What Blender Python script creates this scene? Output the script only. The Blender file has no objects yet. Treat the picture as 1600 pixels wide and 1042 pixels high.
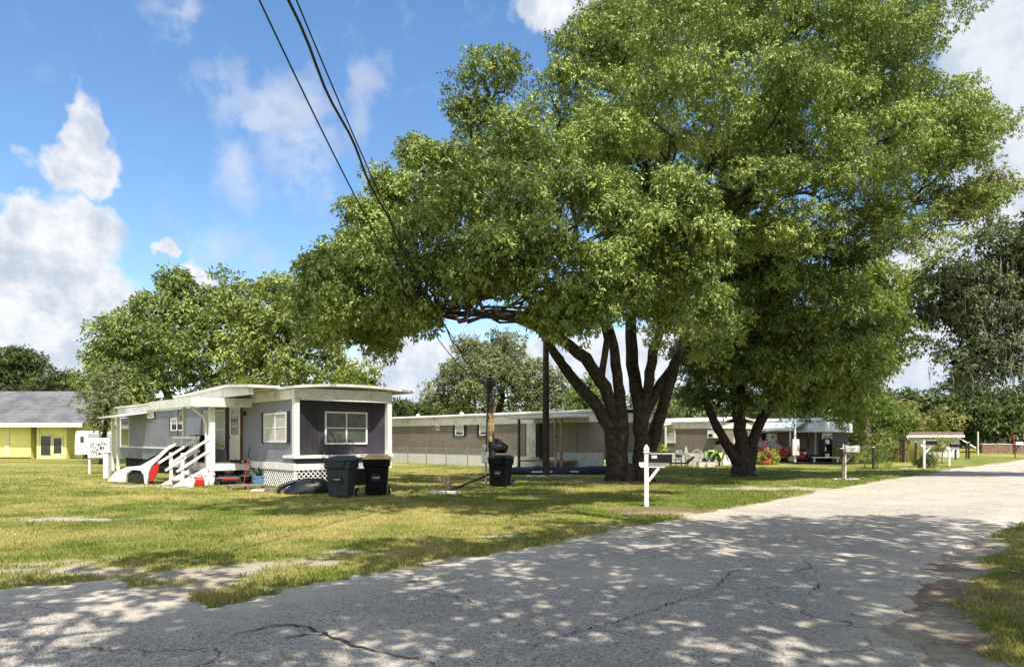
import bpy, math, random
import numpy as np
from mathutils import Vector, Matrix

sc = bpy.context.scene
R = math.radians
# ---------------------------------------------------------------- camera
F = 1160.0; HZ = 685.0; CH = 1.6          # focal length and horizon in pixels of the photograph, eye height
cam = bpy.data.objects.new('camera', bpy.data.cameras.new('camera'))
sc.collection.objects.link(cam); sc.camera = cam
cam.location = (0, 0, CH); cam.rotation_euler = (R(90), 0, 0)
cam.data.sensor_width = 36; cam.data.lens = 36 * F / 1600
cam.data.shift_y = (HZ - 521) / 1600
cam.data.clip_start = .05; cam.data.clip_end = 5000
# ---------------------------------------------------------------- light
SUN = Vector((.36, -.93, 1.72)).normalized()        # towards the sun
sun = bpy.data.objects.new('sun', bpy.data.lights.new('sun', 'SUN'))
sc.collection.objects.link(sun)
sun.data.energy = 4.0; sun.data.angle = R(.5); sun.data.color = (1, .95, .86)
sun.rotation_euler = SUN.to_track_quat('Z', 'Y').to_euler()
SUN_EL = math.asin(SUN.z); SUN_AZ = math.atan2(SUN.x, SUN.y)
sc.view_settings.view_transform = 'Standard'; sc.view_settings.look = 'None'
sc.view_settings.gamma = 1; sc.view_settings.exposure = 0.9
sc.view_settings.use_curve_mapping = False
sc.cycles.max_bounces = 6; sc.cycles.diffuse_bounces = 3; sc.cycles.transmission_bounces = 4
sc.cycles.transparent_max_bounces = 8; sc.cycles.use_denoising = True

world = bpy.data.worlds.new('World'); sc.world = world; world.use_nodes = True
class N:
    """small node helper"""
    def __init__(s, tree): s.t = tree; s.n = tree.nodes; s.l = tree.links
    def new(s, typ, **kw):
        n = s.n.new(typ)
        for k, v in kw.items(): setattr(n, k, v)
        return n
    def link(s, a, b): s.l.new(a, b)
    def put(s, sock, v):
        if hasattr(v, 'is_output') or isinstance(v, bpy.types.NodeSocket): s.l.new(v, sock)
        else: sock.default_value = v
    def m(s, op, a, b=None, c=None, clamp=False):
        n = s.new('ShaderNodeMath', operation=op, use_clamp=clamp); s.put(n.inputs[0], a)
        if b is not None: s.put(n.inputs[1], b)
        if c is not None: s.put(n.inputs[2], c)
        return n.outputs[0]
    def ramp(s, v, lo, hi, a=0., b=1.):
        n = s.new('ShaderNodeMapRange', interpolation_type='SMOOTHSTEP'); s.put(n.inputs[0], v)
        n.inputs[1].default_value = lo; n.inputs[2].default_value = hi
        n.inputs[3].default_value = a; n.inputs[4].default_value = b
        return n.outputs[0]
    def mix(s, f, a, b):
        n = s.new('ShaderNodeMix', data_type='RGBA'); s.put(n.inputs[0], f)
        for i, v in ((6, a), (7, b)):
            if isinstance(v, (tuple, list)): v = (*v[:3], 1)
            s.put(n.inputs[i], v)
        return n.outputs[2]
    def noise(s, vec, scale, detail=4, rough=.55, dist=0., out='Fac'):
        n = s.new('ShaderNodeTexNoise'); n.inputs['Scale'].default_value = scale
        n.inputs['Detail'].default_value = detail; n.inputs['Roughness'].default_value = rough
        n.inputs['Distortion'].default_value = dist
        if vec is not None: s.put(n.inputs['Vector'], vec)
        return n.outputs[out]

w = N(world.node_tree); w.n.clear()
tc = w.new('ShaderNodeTexCoord').outputs['Generated']
sky = w.new('ShaderNodeTexSky', sky_type='NISHITA'); sky.sun_disc = False
sky.sun_elevation = SUN_EL; sky.sun_rotation = SUN_AZ
sky.air_density = 1.0; sky.dust_density = .6; sky.ozone_density = 1.4
hs = w.new('ShaderNodeHueSaturation'); hs.inputs['Saturation'].default_value = 1.18; hs.inputs['Value'].default_value = .78
w.link(sky.outputs[0], hs.inputs['Color'])
sep = w.new('ShaderNodeSeparateXYZ'); w.link(tc, sep.inputs[0])
az = w.m('ARCTAN2', sep.outputs[0], sep.outputs[1]); el = w.m('ARCSINE', sep.outputs[2])
cmb = w.new('ShaderNodeCombineXYZ'); w.link(az, cmb.inputs[0]); w.link(el, cmb.inputs[1])
big = w.noise(cmb.outputs[0], 9, 3, .5); fine = w.noise(cmb.outputs[0], 26, 8, .62)
wc = w.new('ShaderNodeTexNoise'); wc.inputs['Scale'].default_value = 14; wc.inputs['Detail'].default_value = 7
w.link(cmb.outputs[0], wc.inputs['Vector'])
wsep = w.new('ShaderNodeSeparateColor'); w.link(wc.outputs['Color'], wsep.inputs[0])
azw = w.m('ADD', az, w.m('MULTIPLY', w.m('SUBTRACT', wsep.outputs[0], .5), .10))
elw = w.m('ADD', el, w.m('MULTIPLY', w.m('SUBTRACT', wsep.outputs[1], .5), .10))
def direction(px, py):
    u = (px - 800) / F; v = (HZ - py) / F
    return math.atan2(u, 1), math.atan2(v, math.hypot(u, 1))
def blob(px, py, rx, ry, k=1.):
    a0, e0 = direction(px, py); rx /= F; ry /= F
    rx *= math.cos(a0) ** 1.2; ry *= math.cos(a0)
    dx = w.m('MULTIPLY', w.m('SUBTRACT', azw, a0), 1 / rx); dy = w.m('MULTIPLY', w.m('SUBTRACT', elw, e0), 1 / ry)
    d = w.m('SQRT', w.m('ADD', w.m('MULTIPLY', dx, dx), w.m('MULTIPLY', dy, dy)))
    return w.m('MULTIPLY', w.m('SUBTRACT', 1.0, d, clamp=True), k)
def union(blobs):
    o = blobs[0]
    for b in blobs[1:]: o = w.m('MAXIMUM', o, b)
    return o
cumulus = union([blob(*b) for b in (
    (122, 205, 50, 62), (135, 262, 82, 50), (100, 360, 120, 80), (60, 400, 120, 100), (90, 450, 135, 110), (10, 560, 140, 80), (120, 490, 110, 90), (60, 580, 90, 50),
    (250, 388, 24, 22), (300, 430, 36, 44, .7), (645, 590, 130, 85), (600, 640, 120, 60), (900, 15, 130, 55), (1000, 5, 140, 50),
    (1590, 120, 150, 190), (1600, 330, 170, 200), (1560, 40, 120, 90), (1480, 470, 200, 140), (1440, 600, 220, 90), (1620, 520, 200, 160),
    (1250, 560, 300, 110), (950, 560, 250, 70, .9), (-150, 500, 160, 200), (1900, 300, 260, 420), (2400, 350, 300, 500))])
wisp = union([blob(*b) for b in (
    (430, 170, 150, 75), (370, 260, 60, 80, .9), (470, 230, 110, 95, .9), (580, 140, 60, 60, .9), (560, 190, 50, 90, .7), (280, 30, 60, 40, .7),
    (330, 370, 110, 60, .65), (430, 395, 60, 35, .6), (150, 560, 260, 120, .8), (640, 560, 300, 120, .8), (1500, 150, 160, 150, .9))])
dc = w.ramp(w.m('ADD', w.m('MULTIPLY', cumulus, 1.3), w.m('MULTIPLY', w.m('SUBTRACT', fine, .5), .95)), .16, .50)
dw = w.m('MULTIPLY', w.ramp(w.m('ADD', wisp, w.m('MULTIPLY', w.m('SUBTRACT', fine, .5), 2.0)), .10, 1.0), .62)
behind = w.m('MULTIPLY', w.ramp(big, .33, .50), w.ramp(sep.outputs[1], .15, -.2))     # broad bright cloud behind the camera, added as fill light
dens = w.m('MAXIMUM', w.m('MAXIMUM', dc, dw), w.m('MULTIPLY', behind, .9))
shade = w.ramp(w.m('ADD', w.m('MULTIPLY', fine, .7), w.m('MULTIPLY', big, .6)), .52, .80)
right = w.ramp(az, .25, .75)
ccol = w.mix(shade, (3.55, 3.6, 3.7), (2.1, 2.4, 2.85))
ccol = w.mix(w.m('MULTIPLY', right, .55), ccol, (2.3, 2.65, 3.05))
col = w.mix(dens, hs.outputs[0], w.mix(w.ramp(sep.outputs[1], .1, -.2), ccol, (5.6, 5.3, 4.9)))  # unseen cloud behind made brighter and warmer for the fill
hz = w.ramp(el, .0, .16, .45, 0.)
col = w.mix(hz, col, (3.0, 3.4, 3.9))
bg = w.new('ShaderNodeBackground'); w.put(bg.inputs[0], col); bg.inputs[1].default_value = .15
w.link(bg.outputs[0], w.new('ShaderNodeOutputWorld').inputs[0])

# ---------------------------------------------------------------- helpers
def G(px, py):
    Y = F * CH / (py - HZ); return Vector(((px - 800) / F * Y, Y, 0))
def P(px, py, Y): return Vector(((px - 800) / F * Y, Y, CH - (py - HZ) / F * Y))

def mat(name, col, rough=.7, var=.15, scale=6., bump=0., bscale=40., metal=0., spec=.4, stripes=None, col2=None, dirt=0., coat=0.):
    """procedural material: base colour varied by noise, optional grooves, fine bump"""
    m = bpy.data.materials.new(name); m.use_nodes = True; k = N(m.node_tree)
    b = m.node_tree.nodes['Principled BSDF']; t = k.new('ShaderNodeTexCoord').outputs['Object']
    n = k.noise(t, scale, 5, .6)
    c2 = col2 or tuple(c * (1 - var * 1.6) for c in col)
    c1 = tuple(min(1, c * (1 + var * .6)) for c in col) if not col2 else col
    base = k.mix(k.ramp(n, .35, .68), c1, c2)
    if dirt:
        dn = k.noise(t, scale * .35, 6, .7)
        base = k.mix(k.m('MULTIPLY', k.ramp(dn, .52, .72), dirt), base, (.12, .10, .075))
    h = None
    if stripes:
        sx = k.new('ShaderNodeSeparateXYZ'); k.link(t, sx.inputs[0])
        per, width, axis = stripes
        v = sx.outputs[2] if axis == 'z' else (k.m('ADD', sx.outputs[0], sx.outputs[1]) if axis == 'xy' else sx.outputs[0 if axis == 'x' else 1])
        fr = k.m('FRACT', k.m('MULTIPLY', v, 1 / per))
        g = k.m('LESS_THAN', fr, width / per)
        base = k.mix(k.m('MULTIPLY', g, .55), base, tuple(c * .35 for c in col)); h = k.m('SUBTRACT', 1., g)
    k.put(b.inputs['Base Color'], base)
    b.inputs['Roughness'].default_value = rough; b.inputs['Metallic'].default_value = metal
    b.inputs['Specular IOR Level'].default_value = spec
    if coat: b.inputs['Coat Weight'].default_value = coat
    if bump or h is not None:
        bp = k.new('ShaderNodeBump'); bp.inputs['Strength'].default_value = max(bump, .3 if h is not None else 0); bp.inputs['Distance'].default_value = .02
        hh = k.noise(t, bscale, 4, .6)
        if h is not None: hh = k.m('ADD', h, k.m('MULTIPLY', hh, .3))
        k.put(bp.inputs['Height'], hh); k.link(bp.outputs[0], b.inputs['Normal'])
    return m

M = dict(
 siding_blue=mat('painted grey-blue panel siding', (.215, .225, .27), .6, .12, 1.2, stripes=(.2, .022, 'xy'), dirt=.5),
 siding_bay=mat('dark purple-grey panel siding', (.042, .038, .052), .6, .15, 2., stripes=(.13, .02, 'xy'), dirt=.4),
 siding_tan=mat('tan brown panel siding', (.215, .18, .145), .65, .1, .8, stripes=(.4, .018, 'xy'), dirt=.45),
 siding_brown=mat('brown panel siding', (.25, .185, .15), .65, .12, .8, stripes=(.3, .02, 'xy'), dirt=.2),
 white=mat('weathered white paint', (.76, .75, .72), .5, .05, 5, dirt=.18, bump=.05),
 white_fascia=mat('weathered cream fascia paint', (.72, .71, .65), .5, .08, 3.5, dirt=.6, bump=.05),
 roof_white=mat('white roof coating', (.66, .65, .62), .7, .1, 1.5, dirt=.4),
 roof_metal=mat('bluish white ribbed metal', (.62, .67, .70), .4, .06, 2, stripes=(.25, .02, 'xy'), dirt=.2),
 glass=mat('window glass', (.035, .04, .045), .06, .1, 2, spec=.8),
 blind=mat('pale window blinds', (.50, .50, .46), .6, .08, 3, stripes=(.05, .008, 'z')),
 curtain=mat('white curtain', (.62, .62, .58), .8, .1, 8),
 shutter=mat('dark blue shutter', (.012, .013, .03), .5, .2, 4, stripes=(.06, .02, 'z')),
 door=mat('cream painted door', (.72, .69, .58), .45, .05, 3),
 dark=mat('dark shadowed void board', (.02, .02, .022), .9, .3, 4),  # near-black: shade of voids put into the colour; also serves dark boards
 wood=mat('weathered grey wood', (.22, .17, .125), .85, .3, 9, bump=.4, bscale=30),
 pole_wood=mat('creosoted pole wood', (.045, .035, .028), .85, .3, 6, bump=.5, bscale=25),
 bare_wood=mat('weathered bare pole wood', (.42, .30, .15), .8, .35, 7, bump=.5, bscale=25),
 deck=mat('worn porch boards', (.30, .26, .21), .8, .25, 4, stripes=(.14, .012, 'x'), bump=.2),
 black=mat('black plastic', (.009, .009, .010), .45, .2, 8, bump=.1),
 blackm=mat('black painted metal', (.008, .008, .009), .35, .2, 8),
 bin_grey=mat('slate grey bin plastic', (.032, .044, .052), .5, .12, 6, bump=.08),
 bin_black=mat('black bin plastic', (.006, .006, .009), .5, .2, 6, spec=.15, bump=.08),
 bin_yellow=mat('dusty yellow bin lid', (.62, .42, .16), .55, .2, 4, dirt=.3),
 bin_green=mat('dark green plastic', (.02, .035, .03), .5, .2, 6),
 rubber=mat('black rubber', (.02, .02, .02), .85, .2, 10),
 steel=mat('galvanised steel', (.42, .43, .43), .4, .15, 8, metal=.7),
 meter=mat('grey meter box paint', (.36, .40, .40), .5, .12, 6, dirt=.2),
 red=mat('red plastic', (.45, .02, .015), .4, .1, 6),
 redcar=mat('red car paint', (.20, .010, .013), .3, .08, 3, coat=.8),
 darkglass=mat('tinted car glass', (.02, .025, .03), .05, .1, 2, spec=.8),
 jug=mat('milky white plastic', (.80, .80, .78), .35, .03, 5),
 blue_pot=mat('blue glazed pot', (.13, .25, .45), .3, .15, 8),
 terracotta=mat('terracotta', (.55, .17, .08), .8, .15, 8),
 teal=mat('teal plastic', (.02, .22, .20), .45, .1, 6),
 tarp=mat('black tarpaulin', (.008, .008, .011), .45, .4, 3, bump=.6, bscale=4),
 navy=mat('dark navy tarpaulin', (.004, .005, .016), .5, .4, 3, bump=.6, bscale=4),
 yellow=mat('pale yellow render', (.82, .80, .27), .8, .06, .7, dirt=.15),
 yellow_panel=mat('cream yellow trim', (.78, .74, .42), .7, .06, 2, dirt=.1),
 shingle=mat('grey asphalt shingles', (.135, .135, .145), .9, .22, .9, stripes=(.28, .03, 'z'), dirt=.2, bump=.4, bscale=12),
 brownroof=mat('red brown metal roof', (.16, .095, .08), .7, .15, 1, stripes=(.6, .04, 'x')),
 brick=mat('rusty brick', (.22, .14, .09), .85, .35, 5, dirt=.3),
 pink=mat('pink render', (.60, .38, .31), .8, .1, 2),
 slab=mat('pale concrete', (.60, .58, .54), .85, .12, 4, bump=.2),
 shedblue=mat('faded blue sheet metal', (.32, .42, .50), .5, .15, 2, stripes=(.2, .03, 'xy')),
 rust=mat('rusty brown board', (.16, .075, .035), .8, .35, 3, dirt=.3),
 skin=mat('skin', (.45, .27, .19), .5, .05, 10),
 navycloth=mat('navy cloth', (.02, .025, .07), .8, .2, 10),
 whitecloth=mat('white cloth', (.72, .72, .72), .8, .1, 10),
 hair=mat('dark hair', (.02, .014, .01), .6, .2, 30),
 digits=mat('dark grey number print', (.04, .04, .045), .6, .1, 10),
 redprint=mat('dark red number print', (.30, .02, .02), .6, .1, 10),
 sticker=mat('white number sticker', (.80, .80, .79), .4, .03, 20),
 bark=mat('dark fissured bark', (.042, .032, .024), .95, .4, 7, bump=1., bscale=14),
 bark_pale=mat('pale fissured bark', (.34, .27, .22), .95, .35, 6, bump=1., bscale=12),
 wire=mat('black cable', (.012, .012, .014), .5, .1, 10),
 cloth_pattern=None)

class MB:
    def __init__(s): s.v = []; s.f = []
    def add(s, vs, fs):
        o = len(s.v); s.v += [tuple(v) for v in vs]; s.f += [tuple(i + o for i in f) for f in fs]; return s
    def box(s, x0, x1, y0, y1, z0, z1):
        vs = [(x, y, z) for z in (z0, z1) for y in (y0, y1) for x in (x0, x1)]
        return s.add(vs, [(0, 2, 3, 1), (4, 5, 7, 6), (0, 1, 5, 4), (2, 6, 7, 3), (0, 4, 6, 2), (1, 3, 7, 5)])
    def prism(s, pts, z0, z1, cap=True):
        n = len(pts); vs = [(x, y, z0) for x, y in pts] + [(x, y, z1) for x, y in pts]
        fs = [(i, (i + 1) % n, n + (i + 1) % n, n + i) for i in range(n)]
        if cap: fs += [tuple(range(n - 1, -1, -1)), tuple(range(n, 2 * n))]
        return s.add(vs, fs)
    def extrude(s, pts, a0, a1, axis='y'):
        """profile pts (p, z) extruded along axis"""
        n = len(pts)
        mk = (lambda p, a: (p[0], a, p[1])) if axis == 'y' else (lambda p, a: (a, p[0], p[1]))
        vs = [mk(p, a0) for p in pts] + [mk(p, a1) for p in pts]
        fs = [(i, (i + 1) % n, n + (i + 1) % n, n + i) for i in range(n)] + [tuple(range(n - 1, -1, -1)), tuple(range(n, 2 * n))]
        return s.add(vs, fs)
    def loft(s, rings, caps=True):
        n = len(rings[0]); vs = [p for r in rings for p in r]; fs = []
        for k in range(len(rings) - 1):
            for i in range(n):
                j = (i + 1) % n; fs.append((k * n + i, k * n + j, (k + 1) * n + j, (k + 1) * n + i))
        if caps: fs += [tuple(range(n - 1, -1, -1)), tuple((len(rings) - 1) * n + i for i in range(n))]
        return s.add(vs, fs)
    def lathe(s, prof, n=16, c=(0, 0)):
        return s.loft([[(c[0] + r * math.cos(2 * math.pi * i / n), c[1] + r * math.sin(2 * math.pi * i / n), z) for i in range(n)] for r, z in prof])
    def bar(s, p0, p1, w, h, up=(0, 0, 1)):
        p0, p1 = Vector(p0), Vector(p1); d = (p1 - p0).normalized(); up = Vector(up)
        if abs(d.dot(up)) > .98: up = Vector((1, 0, 0))
        sx = d.cross(up).normalized() * w / 2; sy = sx.cross(d).normalized() * h / 2
        vs = [p + a * sx + b * sy for p in (p0, p1) for a, b in ((-1, -1), (1, -1), (1, 1), (-1, 1))]
        return s.add(vs, [(0, 1, 2, 3), (7, 6, 5, 4), (0, 4, 5, 1), (1, 5, 6, 2), (2, 6, 7, 3), (3, 7, 4, 0)])
    def tube(s, pts, rad, n=8, jit=0., rng=None):
        pts = [Vector(p) for p in pts]; rings = []; prev = None
        if not isinstance(rad, (list, tuple)): rad = [rad] * len(pts)
        for i, p in enumerate(pts):
            d = (pts[min(i + 1, len(pts) - 1)] - pts[max(i - 1, 0)]).normalized()
            a = prev if prev is not None else (Vector((1, 0, 0)) if abs(d.x) < .8 else Vector((0, 1, 0)))
            a = (a - d * a.dot(d)).normalized(); prev = a; b = d.cross(a)
            rings.append([p + (a * math.cos(t) + b * math.sin(t)) * rad[i] * (1 + (rng.uniform(-jit, jit) if rng else 0)) for t in [2 * math.pi * k / n for k in range(n)]])
        return s.loft(rings)
    def build(s, name, m, parent=None, smooth=False, loc=None):
        me = bpy.data.meshes.new(name); me.from_pydata(s.v, [], s.f); me.update()
        me.materials.append(m)
        if smooth: me.polygons.foreach_set('use_smooth', [True] * len(me.polygons))
        o = bpy.data.objects.new(name, me); sc.collection.objects.link(o)
        if parent: o.parent = parent
        if loc is not None: o.location = loc
        return o
def tag(o, label=None, cat=None, group=None, kind=None):
    for k, v in (('label', label), ('category', cat), ('group', group), ('kind', kind)):
        if v: o[k] = v
    return o
def thing(name, label, cat, loc=(0, 0, 0), rz=0., group=None):
    o = bpy.data.objects.new(name, None); sc.collection.objects.link(o); o.empty_display_size = .2
    o.location = loc; o.rotation_euler = (0, 0, rz); return tag(o, label, cat, group)
def bevel(o, w=.01, seg=2):
    m = o.modifiers.new('bevel', 'BEVEL'); m.width = w; m.segments = seg; m.limit_method = 'ANGLE'; return o
def text(s, size, name, m, parent, loc, rot, depth=.002):
    cu = bpy.data.curves.new(name, 'FONT'); cu.body = s; cu.size = size; cu.extrude = depth; cu.align_x = 'CENTER'; cu.align_y = 'CENTER'
    t = bpy.data.objects.new('tmp_text', cu); sc.collection.objects.link(t)
    dg = bpy.context.evaluated_depsgraph_get(); me = bpy.data.meshes.new_from_object(t.evaluated_get(dg))
    bpy.data.objects.remove(t); me.materials.clear(); me.materials.append(m)
    o = bpy.data.objects.new(name, me); sc.collection.objects.link(o); o.parent = parent; o.location = loc; o.rotation_euler = rot
    return o
def fast_mesh(name, verts, quads, m, parent=None, attr=None, loc=None):
    """verts (n,3), quads (k,4) numpy; attr = dict name -> per-vertex float array"""
    me = bpy.data.meshes.new(name); nv = len(verts); nq = len(quads); w = quads.shape[1]
    me.vertices.add(nv); me.vertices.foreach_set('co', np.ascontiguousarray(verts, np.float32).ravel())
    me.loops.add(nq * w); me.loops.foreach_set('vertex_index', np.ascontiguousarray(quads, np.int32).ravel())
    me.polygons.add(nq); me.polygons.foreach_set('loop_start', np.arange(0, nq * w, w, dtype=np.int32))
    me.update(calc_edges=True)
    for k, a in (attr or {}).items():
        at = me.attributes.new(k, 'FLOAT', 'POINT'); at.data.foreach_set('value', np.ascontiguousarray(a, np.float32))
    me.materials.append(m)
    o = bpy.data.objects.new(name, me); sc.collection.objects.link(o)
    if parent: o.parent = parent
    if loc is not None: o.location = loc
    return o
# value noise in numpy
_rs = np.random.RandomState(3); _lat = _rs.rand(256, 256)
def vnoise(x, y):
    xi = np.floor(x).astype(int); yi = np.floor(y).astype(int); fx = x - xi; fy = y - yi
    fx = fx * fx * (3 - 2 * fx); fy = fy * fy * (3 - 2 * fy); a = lambda i, j: _lat[(xi + i) % 256, (yi + j) % 256]
    return (a(0, 0) * (1 - fx) + a(1, 0) * fx) * (1 - fy) + (a(0, 1) * (1 - fx) + a(1, 1) * fx) * fy
def fbm(x, y, s, o=4):
    t = 0; amp = .5; tot = 0
    for k in range(o): t = t + amp * vnoise(x * s * 2 ** k + 17.3 * k, y * s * 2 ** k + 5.1 * k); tot += amp; amp *= .55
    return t / tot
def sstep(x, a, b): t = np.clip((x - a) / (b - a), 0, 1); return t * t * (3 - 2 * t)

# ---------------------------------------------------------------- ground, road
L_px = [(0, 918), (60, 912), (130, 908), (180, 902), (250, 925), (330, 948), (390, 938), (520, 905), (640, 885), (760, 865), (870, 847), (960, 828), (1050, 810), (1110, 799), (1200, 783), (1290, 765), (1400, 747), (1456, 739), (1511, 729), (1568, 723), (1600, 718)]
left_edge = [(-90, 9), (-20, 8.6), (-10, 8.1)] + [tuple(G(*p)[:2]) for p in L_px] + [(60, 80), (110, 135)]
right_edge = [(-90, -6), (-10, -4), (0, -1), (2.4, 2.4), (3.0, 5.1), (3.35, 6.2), (4.0, 7.4), (5.5, 9.4), (7.3, 11.7), (9.8, 14.3), (15.5, 20), (26, 31.5), (46, 52), (72, 80), (122, 135)]
def resample(pl, step=.25):
    pl = np.array(pl, float); seg = np.hypot(*np.diff(pl, axis=0).T); s = np.r_[0, np.cumsum(seg)]
    n = 900; # denser near the camera
    return pl, s
def polydist(X, Y, poly):
    """signed distance to a closed polygon, negative inside"""
    poly = np.array(poly, float); n = len(poly); d = np.full(X.shape, 1e9); ins = np.zeros(X.shape, bool)
    for i in range(n):
        a = poly[i]; b = poly[(i + 1) % n]; ab = b - a; L2 = (ab ** 2).sum() + 1e-12
        t = np.clip(((X - a[0]) * ab[0] + (Y - a[1]) * ab[1]) / L2, 0, 1)
        d = np.minimum(d, (X - a[0] - t * ab[0]) ** 2 + (Y - a[1] - t * ab[1]) ** 2)
        c = ((a[1] > Y) != (b[1] > Y)) & (X < (b[0] - a[0]) * (Y - a[1]) / (b[1] - a[1] + 1e-12) + a[0]); ins ^= c
    return np.where(ins, -1, 1) * np.sqrt(d)
road_poly = left_edge + right_edge[::-1]
def ell(X, Y, c, rx, ry, ang=0.):
    ca, sa = math.cos(ang), math.sin(ang); dx = X - c[0]; dy = Y - c[1]
    return 1 - np.sqrt(((dx * ca + dy * sa) / rx) ** 2 + ((-dx * sa + dy * ca) / ry) ** 2)
def dirt_mask(X, Y):
    """1 where the ground is bare"""
    d = polydist(X, Y, road_poly); n = fbm(X, Y, .9, 4) - .5; n2 = fbm(X + 40, Y, 3.5, 3) - .5
    m = sstep(-d + n * .6 + n2 * .35, -.14, .10)
    right = np.where((X > 2.2) & (X < 8) & (Y < 12) & (Y > 2), 1., 0.)
    m = np.maximum(m, right * sstep(-d + n * .9 + .42, -.12, .16))
    patches = [((-8.6, 14.6), 2.0, .5, 0), ((-3.6, 8.7), 2.0, .95, .1), ((-5.4, 8.9), 2.0, .8, 0), ((-2.8, 9.4), 1.1, .5, 0), ((-2.4, 10.2), .8, .35, 0), ((-7.5, 9.2), 2.2, .5, 0), ((-.2, 12.0), .5, .2, .4),
               ((8.2, 23.6), 3.4, 1.1, .12), ((-12.3, 24.9), 2.2, .9, -.2), ((-11, 23.8), 1.6, .35, -.3), ((1.6, 13.6), .5, .15, 0), ((3.2, 15.9), .8, .35, .5)]
    for c, rx, ry, a in patches: m = np.maximum(m, sstep(ell(X, Y, c, rx, ry, a) + n * 2.2 + n2 * 1.5, .05, .75))
    return m * .999
def mulch_mask(X, Y):
    n = fbm(X, Y, 1.7, 3) - .5
    m = sstep(ell(X, Y, (3.25, 16.3), 1.4, .75, .35) + n * 1.2, 0, .4)
    m = np.maximum(m, sstep(ell(X, Y, (4.3, 26.6), 3.2, 1.6, 0) + n, 0, .4))
    m = np.maximum(m, sstep(ell(X, Y, (6.3, 8.8), 2.6, 4.0, -.7) + n * 2.6 - .15, 0, .5) * .85)
    return m
def dry_mask(X, Y):
    n = fbm(X, Y, .35, 4); n2 = fbm(X + 9, Y + 30, 1.6, 3)
    b = sstep(-X + .25 * Y - 1.5, -5, 5)           # drier to the left
    far = sstep(Y, 26, 40) * .45
    r = np.where((X > 2.5) & (Y < 13), .5, 0)
    return np.clip(np.maximum(b * .62, far) + r + (n - .5) * 1.5 + (n2 - .5) * 1.3 - .25 * (fbm(X + 31, Y, .9, 3) > .6), 0, 1)
def axis_pts(a, b, fine0, fine1, step, grow=1.25):
    p = list(np.arange(fine0, fine1, step)); x = fine1; s = step
    while x < b: p.append(x); s *= grow; x += s
    p.append(b); x = fine0 - step; s = step
    while x > a: p.append(x); s *= grow; x -= s
    p.append(a); return np.array(sorted(p))
gx = axis_pts(-2500, 2500, -16, 16, .16, 1.07); gy = axis_pts(-400, 3500, 3, 28, .16, 1.06)
GX, GY = np.meshgrid(gx, gy); d = polydist(GX, GY, road_poly)
dm = dirt_mask(GX, GY); lift = sstep(d, .0, .9)
GZ = -.02 + lift * (.035 + .05 * (fbm(GX, GY, .5, 3) - .5)) + lift * (1 - dm) * .012 + (fbm(GX, GY, 3, 3) - .5) * .015 * sstep(d, -.2, .1)
GZ = np.where(np.hypot(GX, GY) > 80, .0, GZ); GZ = np.where(d < -.3, -.03, GZ)
nx, ny = len(gx), len(gy); idx = np.arange(nx * ny).reshape(ny, nx)
quads = np.stack([idx[:-1, :-1], idx[:-1, 1:], idx[1:, 1:], idx[1:, :-1]], -1).reshape(-1, 4)

GREEN_A = (.075, .11, .014); GREEN_B = (.15, .19, .028); DRY_A = (.42, .35, .12); DRY_B = (.28, .26, .07)
def ground_material():
    m = bpy.data.materials.new('lawn and bare soil'); m.use_nodes = True; k = N(m.node_tree); b = m.node_tree.nodes['Principled BSDF']
    at = lambda n: k.new('ShaderNodeAttribute', attribute_name=n).outputs['Fac']
    t = k.new('ShaderNodeTexCoord').outputs['Object']
    n1 = k.noise(t, 14, 6, .7); n2 = k.noise(t, 55, 3, .6); n3 = k.noise(t, 1.6, 5, .6)
    g = k.mix(k.ramp(n1, .35, .65), GREEN_A, GREEN_B); dr = k.mix(k.ramp(n1, .35, .65), DRY_B, DRY_A)
    gr = k.mix(k.m('ADD', at('dry'), k.m('MULTIPLY', k.m('SUBTRACT', n3, .5), .5), clamp=True), g, dr)
    gr = k.mix(k.ramp(n2, .45, .8, 0, .6), gr, (.04, .045, .012))
    sand = k.mix(k.ramp(n1, .3, .7), (.50, .44, .34), (.33, .28, .21)); sand = k.mix(k.ramp(n2, .52, .68, 0, .7), sand, (.17, .135, .10)); sand = k.mix(k.ramp(k.noise(t, 4, 5, .7), .5, .65, 0, .5), sand, (.27, .24, .20))
    c = k.mix(k.m('ADD', at('dirt'), k.m('MULTIPLY', k.m('SUBTRACT', n1, .5), k.m('MULTIPLY', at('dirt'), 1.0)), clamp=True), gr, sand)
    mul = k.mix(k.ramp(n2, .4, .6), (.14, .085, .055), (.27, .19, .125)); c = k.mix(k.m('MULTIPLY', at('mulch'), k.ramp(n1, .3, .55)), c, mul)
    k.put(b.inputs['Base Color'], c); b.inputs['Roughness'].default_value = .95; b.inputs['Specular IOR Level'].default_value = .15
    bp = k.new('ShaderNodeBump'); bp.inputs['Strength'].default_value = .9; bp.inputs['Distance'].default_value = .03
    k.put(bp.inputs['Height'], k.m('ADD', k.noise(t, 30, 4, .7), k.m('MULTIPLY', n1, .7))); k.link(bp.outputs[0], b.inputs['Normal'])
    return m
ground = fast_mesh('ground', np.stack([GX, GY, GZ], -1).reshape(-1, 3), quads, ground_material(),
    attr={'dry': dry_mask(GX, GY).ravel(), 'dirt': dm.ravel(), 'mulch': mulch_mask(GX, GY).ravel()})
tag(ground, kind='structure')

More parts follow.
